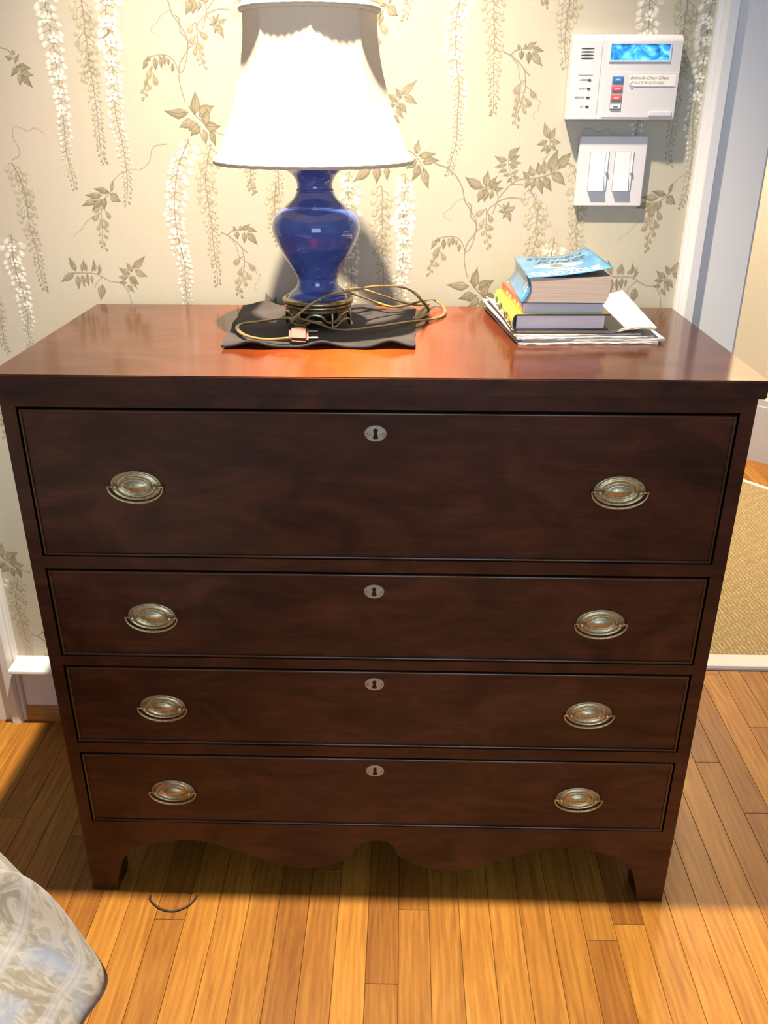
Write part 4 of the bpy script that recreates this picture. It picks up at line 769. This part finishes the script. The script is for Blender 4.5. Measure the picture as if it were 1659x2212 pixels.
paper('magazine', 'off-white magazine second from the top of the paper pile', [(.2140, .1850), (.4130, .2010), (.4100, .4400), (.1830, .4420)], TOP+.0119, .0034, bl_(.006), PAPW, seed=4)
def nl(u, v):
    e = max(0, (u-.70)/.30); return .004*math.sin(math.pi*min(1, e))*(1-v*.4)+e**1.2*(.0055+.0150*v)+.008*max(0, v-.2)**1.3*max(0, 1-u/.2)**1.3
nw = paper('newspaper', 'cream newspaper with a rolled right-hand fold under the yellow book', [(.2180, .1960), (.4330, .1990), (.4290, .4230), (.1900, .4200)], TOP+.0155, .0040, nl, NEWS, seed=5, cat='newspaper')
fo = MB(); fo.tube([Vector((.4330-.004*t, .1990+.2240*t, TOP+.0155+.0045+nl(1, t)-.0028)) for t in [i/16 for i in range(17)]], .0034, 12)
fo.build('rolled_fold', NEWS, nw, smooth=True)
LOOSE = [(-.003, .0, .008)]
for k, (dx, dy, hh) in enumerate(LOOSE):
    g = MB().grid(lambda u, v: (.1905+dx+.024*u+(.0215)*(1-v)+.002*math.sin(v*4), .190+dy+.235*v, TOP+.0200+k*.0005+hh*max(0, v-.1)**1.1*(1-u)**1.6+.001), 6, 18)
    o = g.build('loose_sheet', NEWS, None, smooth=True); md = o.modifiers.new('s', 'SOLIDIFY'); md.thickness = .0004; md.offset = 1
    prop(o, ['cream paper sheet curling up at far left of the book pile', 'cream paper sheet curling up right beside the yellow book spine'][k], 'paper')

# ================================================================ KEYPAD
KM = M('keypad_plastic', (.61, .59, .62), .38); SLOT = M('slot_dark', (.03, .028, .03), .6); GREYP = M('grey_print_panel', (.30, .29, .30), .4)
LCD = M('lcd_reflections', (.02, .16, .5), .12); b_ = LCD.node_tree.nodes['Principled BSDF']
z_ = noise(LCD, coords(LCD, (1, 1, 1.4)), 34, 5, .62, .9); cc = ramp(LCD, z_, [(.36, (.005, .06, .26)), (.50, (.03, .30, .80)), (.62, (.16, .62, 1.0)), (.74, (.6, .9, 1.0))]); base(LCD, cc)
lk(LCD, cc, b_.inputs['Emission Color']); b_.inputs['Emission Strength'].default_value = .55  # screen is unlit: its blue reflections are put into colour and glow
KY = .468; kx0, kx1, kz0, kz1 = .3125, .4935, 1.3145, 1.4430
kp = thing('alarm_keypad', 'white wall alarm keypad with blue display above the light switches', 'keypad', ((kx0+kx1)/2, WY, kz0))
KB = WY-.011
body = MB().prism([(KB, kz0+.003), (KY+.004, kz0), (KY, kz0+.0015), (KY, kz1-.010), (KY+.002, kz1-.006), (KY+.010, kz1), (KB, kz1)], kx0, .3618, 'x')
body.prism([(KB, kz0+.003), (KY+.004, kz0), (KY, kz0+.0015), (KY, kz1-.010), (KY+.002, kz1-.006), (KY+.010, kz1), (KB, kz1)], .3625, kx1, 'x')
body.box(.3617, .3626, KY+.0012, KB, kz0+.004, kz1-.003)
bo = body.build('housing', KM, kp)
fr = MB()
L0, L1, B0, B1 = .3765, .4735, 1.4045, 1.4285
for a in ((L0-.002, L1+.002, B1, B1+.002), (L0-.002, L1+.002, B0-.002, B0), (L0-.002, L0, B0, B1), (L1, L1+.002, B0, B1)): fr.box(a[0], a[1], KY-.0016, KY+.001, a[2], a[3])
fr.build('display_frame', KM, kp)
MB().box(L0, L1, KY-.0004, KY+.001, B0, B1).build('display', LCD, kp)
sl = MB()
for i in range(4): z = 1.4220-i*.0049; sl.prism(eye(.3383, z, .0108, .0009, .8, 16), KY-.0005, KY+.001, 'y')
sl.build('speaker_slot', SLOT, kp)
q = text_mb('ARMED', .0042, lambda u, v: (.3292+u, KY-.00012, 1.3738+v), bold=.0001)
q = text_mb('READY', .0042, lambda u, v: (.3285+u, KY-.00012, 1.3608+v), mb=q, bold=.0001)
q = text_mb('MESSAGE', .0042, lambda u, v: (.3235+u*.95, KY-.00012, 1.3474+v), mb=q, bold=.0001)
q = text_mb('AC', .0042, lambda u, v: (.3335+u, KY-.00012, 1.3334+v), mb=q, bold=.0001)
q.build('status_text', M('grey_lettering', (.16, .15, .16), .5), kp)
for i, z in enumerate((1.3753, 1.3622, 1.3488, 1.3348)): MB().prism(eye(.3452, z, .0030, .0015, .9, 14), KY-.0008, KY+.001, 'y').build('status_light', SLOT, kp)
dr_ = MB().box(.3700, .4930, KY-.0010, KY+.001, kz0+.004, 1.3868, .0005)
dd = dr_.build('flip_door', KM, kp)
MB().box(.3262, .3500, KY-.0004, KY+.001, 1.3824, 1.3832).build('groove', GREYP, kp)
bt = [((.02, .16, .50), 1.3714, 1.3805), (None, 1.3660, 1.3712), ((.72, .06, .10), 1.3585, 1.3658), (None, 1.3530, 1.3583), ((.74, .09, .08), 1.3445, 1.3528), (None, 1.3385, 1.3443), ((.70, .69, .66), 1.3312, 1.3383)]
MB().box(.3828, .4018, KY-.0016, KY+.001, 1.3303, 1.3813).build('button_strip', GREYP, kp)
for i, (cl, a, b) in enumerate(bt):
    if cl is None: continue
    o = MB().box(.3838, .4008, KY-.0034, KY-.0012, a+.0004, b-.0004, .0007).build('panic_button', M('button_%d' % i, cl, .25), kp)
    MB().box(.3885, .3965, KY-.0036, KY-.0033, (a+b)/2-.0012, (a+b)/2+.0012).build('button_mark', M('mark_%d' % i, tuple(min(1, c*.45+.38) for c in cl) if i < 6 else (.12, .12, .12), .4), o)
MB().box(.4115, .4885, KY-.0014, KY-.0009, 1.3665, 1.3835).build('paper_label', M('label_paper', (.80, .765, .72), .6), dd)
PEN = M('pen_ink', (.20, .17, .14), .6)
q = text_mb('Bethesda-Chevy Chase', .0068, lambda u, v: (.4125+u, KY-.00155, 1.3765+v), shear=.35)
q = text_mb('POLICE R: 657-1000', .0065, lambda u, v: (.4135+u, KY-.00155, 1.3690+v), shear=.35, mb=q)
q.build('handwriting', PEN, dd)
MB().box(.4150, .4885, KY-.0018, KY-.0010, 1.3655, 1.3668).prism([(.4110, 1.3705), (.4130, 1.3712), (.4195, 1.3645), (.4165, 1.3618), (.4115, 1.3675)], KY-.0018, KY-.0010, 'y').build('tape_edge', M('lilac_tape', (.45, .43, .52), .5), dd)
MB().box(.4500, .4880, KY-.0030, KY-.0008, 1.3208, 1.3275, .0009).build('finger_lip', KM, dd)

f_ = (1.1595+.479)/(1.1595+.468)
kp.scale = (f_, 1, f_); o_ = kp.location.copy()
kp.location = (.039+(o_.x-.039)*f_, o_.y+.009, 1.3311+(o_.z-1.3311)*f_)

# SWITCH PLATE
SY = .4935; sx0, sx1, sz0, sz1 = .3440, .4625, 1.1725, 1.2880
sw = thing('light_switch', 'white double dimmer switch plate below the alarm keypad', 'light switch', ((sx0+sx1)/2, WY, sz0))
MB().box(sx0, sx1, SY, WY, sz0, sz1, .0018).build('wall_plate', KM, sw)
RK = M('rocker_plastic', (.70, .70, .74), .3)
for x in (.3650, .4085):
    MB().box(x-.0012, x+.0330, SY-.0003, SY+.001, 1.1978, 1.2637).build('rocker_gap', GREYP, sw)
    MB().prism([(SY+.001, 1.1985), (SY-.0075, 1.1990), (SY-.0008, 1.2305), (SY-.0012, 1.2630), (SY+.001, 1.2632)], x, x+.0262, 'x').build('rocker', RK, sw)
    MB().box(x+.0270, x+.0315, SY-.0016, SY+.001, 1.1990, 1.2630, .0005).build('dimmer_track', RK, sw)
    MB().box(x+.0275, x+.0312, SY-.0048, SY-.001, 1.2290, 1.2350, .0006).build('dimmer_slider', RK, sw)

# ================================================================ CEILING LIGHT (out of frame)
cl = thing('ceiling_light', 'small recessed ceiling light over the chest, above the frame', 'ceiling light', (KEY[0], KEY[1], CEIL+.02))
MB().lathe([(.040, CEIL+.02), (.040, CEIL+.012), (.062, CEIL+.010), (.066, CEIL+.014), (.066, CEIL+.02)], KEY[0], KEY[1], 40).build('trim_ring', WHITE, cl, smooth=.6)
BULB = M('bulb_glow', (1, .9, .7), .3); b_ = BULB.node_tree.nodes['Principled BSDF']; b_.inputs['Emission Color'].default_value = (1, .82, .58, 1); b_.inputs['Emission Strength'].default_value = 12
MB().lathe([(.0005, CEIL+.004), (.02, CEIL+.006), (.032, CEIL+.012), (.034, CEIL+.019)], KEY[0], KEY[1], 30).build('bulb_face', BULB, cl, smooth=True)

# ================================================================ BED (only a draped corner shows)
bed = thing('bed', 'bed corner draped with a pale blue and cream floral cover, left foreground', 'bed', (-1.2, -1.4, 0))
MB().box(-2.1, -.50, -2.4, -.53, .30, .585, .03).build('mattress', M('mattress_ticking', (.75, .73, .70), .8), bed)
MB().box(-2.1, -.52, -2.4, -.55, .14, .298, .006).build('bed_frame', QROAK, bed)
for x in (-2.05, -.60):
    for y in (-2.35, -.62): MB().box(x, x+.06, y, y+.06, 0, .1385, .004).build('leg', QROAK, bed)
m = QUILT = M('floral_bedcover', (.6, .58, .55), .75, Sheen_Weight=.15)
uvw = nd(m, 'ShaderNodeVertexColor', layer_name='uvw')
def qmap(sc):
    mp = nd(m, 'ShaderNodeMapping'); mp.inputs['Scale'].default_value = sc; lk(m, uvw.outputs[0], mp.inputs[0]); return mp.outputs[0]
n1 = noise(m, qmap((7, 6, 1)), 1.6, 4, .6, 2.2); n2 = noise(m, qmap((3, 3, 1)), 1.2, 2)
c = ramp(m, n1, [(.40, (.215, .205, .185)), (.50, (.27, .258, .235)), (.58, (.37, .355, .335))])
c = mix(m, c, (.24, .31, .48), ramp(m, n2, [(.52, (0, 0, 0)), (.66, (.75, .75, .75))]))
ws = nd(m, 'ShaderNodeTexWave', wave_type='BANDS', bands_direction='Y'); ws.inputs['Scale'].default_value = 1.0; ws.inputs['Distortion'].default_value = .3; lk(m, qmap((.0, 1.5, 0)), ws.inputs['Vector'])
wf = nd(m, 'ShaderNodeTexWave', wave_type='BANDS', bands_direction='Y'); wf.inputs['Scale'].default_value = 12; lk(m, qmap((.0, 1.5, 0)), wf.inputs['Vector'])
st2 = mix(m, (.33, .345, .42), (.42, .425, .45), wf.outputs['Fac'])
c = mix(m, c, st2, ramp(m, ws.outputs['Fac'], [(.86, (0, 0, 0)), (.92, (.6, .6, .6))]))
base(m, c); bump(m, noise(m, qmap((180, 180, 1)), 3, 2), .0005, .4)
hemc = [(-.90, -.360, .62), (-.70, -.345, .600), (-.568, -.333, .590), (-.4797, -.335, .450), (-.405, -.362, .367), (-.3394, -.3957, .300), (-.3256, -.5042, .360), (-.297, -.612, .450), (-.268, -.729, .55), (-.262, -.95, .58), (-.262, -1.4, .58), (-.27, -2.0, .58)]
rid = [(-.90, -.55, .612), (-.75, -.54, .612), (-.64, -.525, .612), (-.57, -.52, .612), (-.51, -.52, .610), (-.485, -.535, .608), (-.478, -.58, .608), (-.475, -.65, .610), (-.475, -.75, .612), (-.475, -.95, .612), (-.475, -1.4, .612), (-.475, -2.0, .612)]
top_ = [(x-.35 if i > 5 else x-.2, y-.45 if i < 6 else y-.2, .617) for i, (x, y, z) in enumerate(rid)]
HS, RS, TS = spline(hemc, 8), spline(rid, 8), spline(top_, 8); NN = len(HS)
q = MB(); nv = 26
for j in range(nv+1):
    v = j/nv
    for i in range(NN):
        h_, r_, t_ = HS[i], RS[i], TS[i]; s_ = i/(NN-1)
        if v < .6:
            w = v/.6; p = h_.lerp(r_, w); out_ = Vector((h_.x-r_.x, h_.y-r_.y, 0)); 
            p = p+Vector((0, 0, .030*math.sin(math.pi*w)))+out_*.04*math.sin(math.pi*w)
            f_ = math.sin(i*.55)*.010+math.sin(i*.23+1)*.010
            crease = -.050*math.exp(-((i-31-w*2)/1.1)**2)+.022*math.exp(-((i-34.5-w*2)/2.2)**2)
            nn = Vector((out_.x, out_.y, .12)).normalized()
            p += nn*(f_*math.sin(math.pi*w)*.9*(.35+w)+crease*math.sin(math.pi*min(1, w*1.0+.05)))
        else:
            w = (v-.6)/.4; p = r_.lerp(t_, w)+Vector((0, 0, .004*math.sin(i*.4)))
        q.v.append(tuple(p)); q.c[len(q.v)-1] = (s_*3, v*1.2, 0, 1)
q.f = [(j*NN+i, j*NN+i+1, (j+1)*NN+i+1, (j+1)*NN+i) for j in range(nv) for i in range(NN-1)]; q.m = [0]*len(q.f)
qo = q.build('bedcover', QUILT, bed, smooth=True, colname='uvw'); md = qo.modifiers.new('s', 'SOLIDIFY'); md.thickness = .006; md.offset = -1

# curved shadow line on the floor, shaped as a thin dark tube
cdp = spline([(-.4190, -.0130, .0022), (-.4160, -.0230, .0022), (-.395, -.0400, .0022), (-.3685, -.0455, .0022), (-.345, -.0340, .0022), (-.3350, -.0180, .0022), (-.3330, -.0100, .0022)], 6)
o = MB().tube(cdp, .0019, 8).build('floor_shadow_arc', M('shadow_arc_dark', (.045, .025, .015), .6), None, smooth=True)
prop(o, 'thin curved shadow on the floor by the left front foot, built as a dark tube', 'shadow')
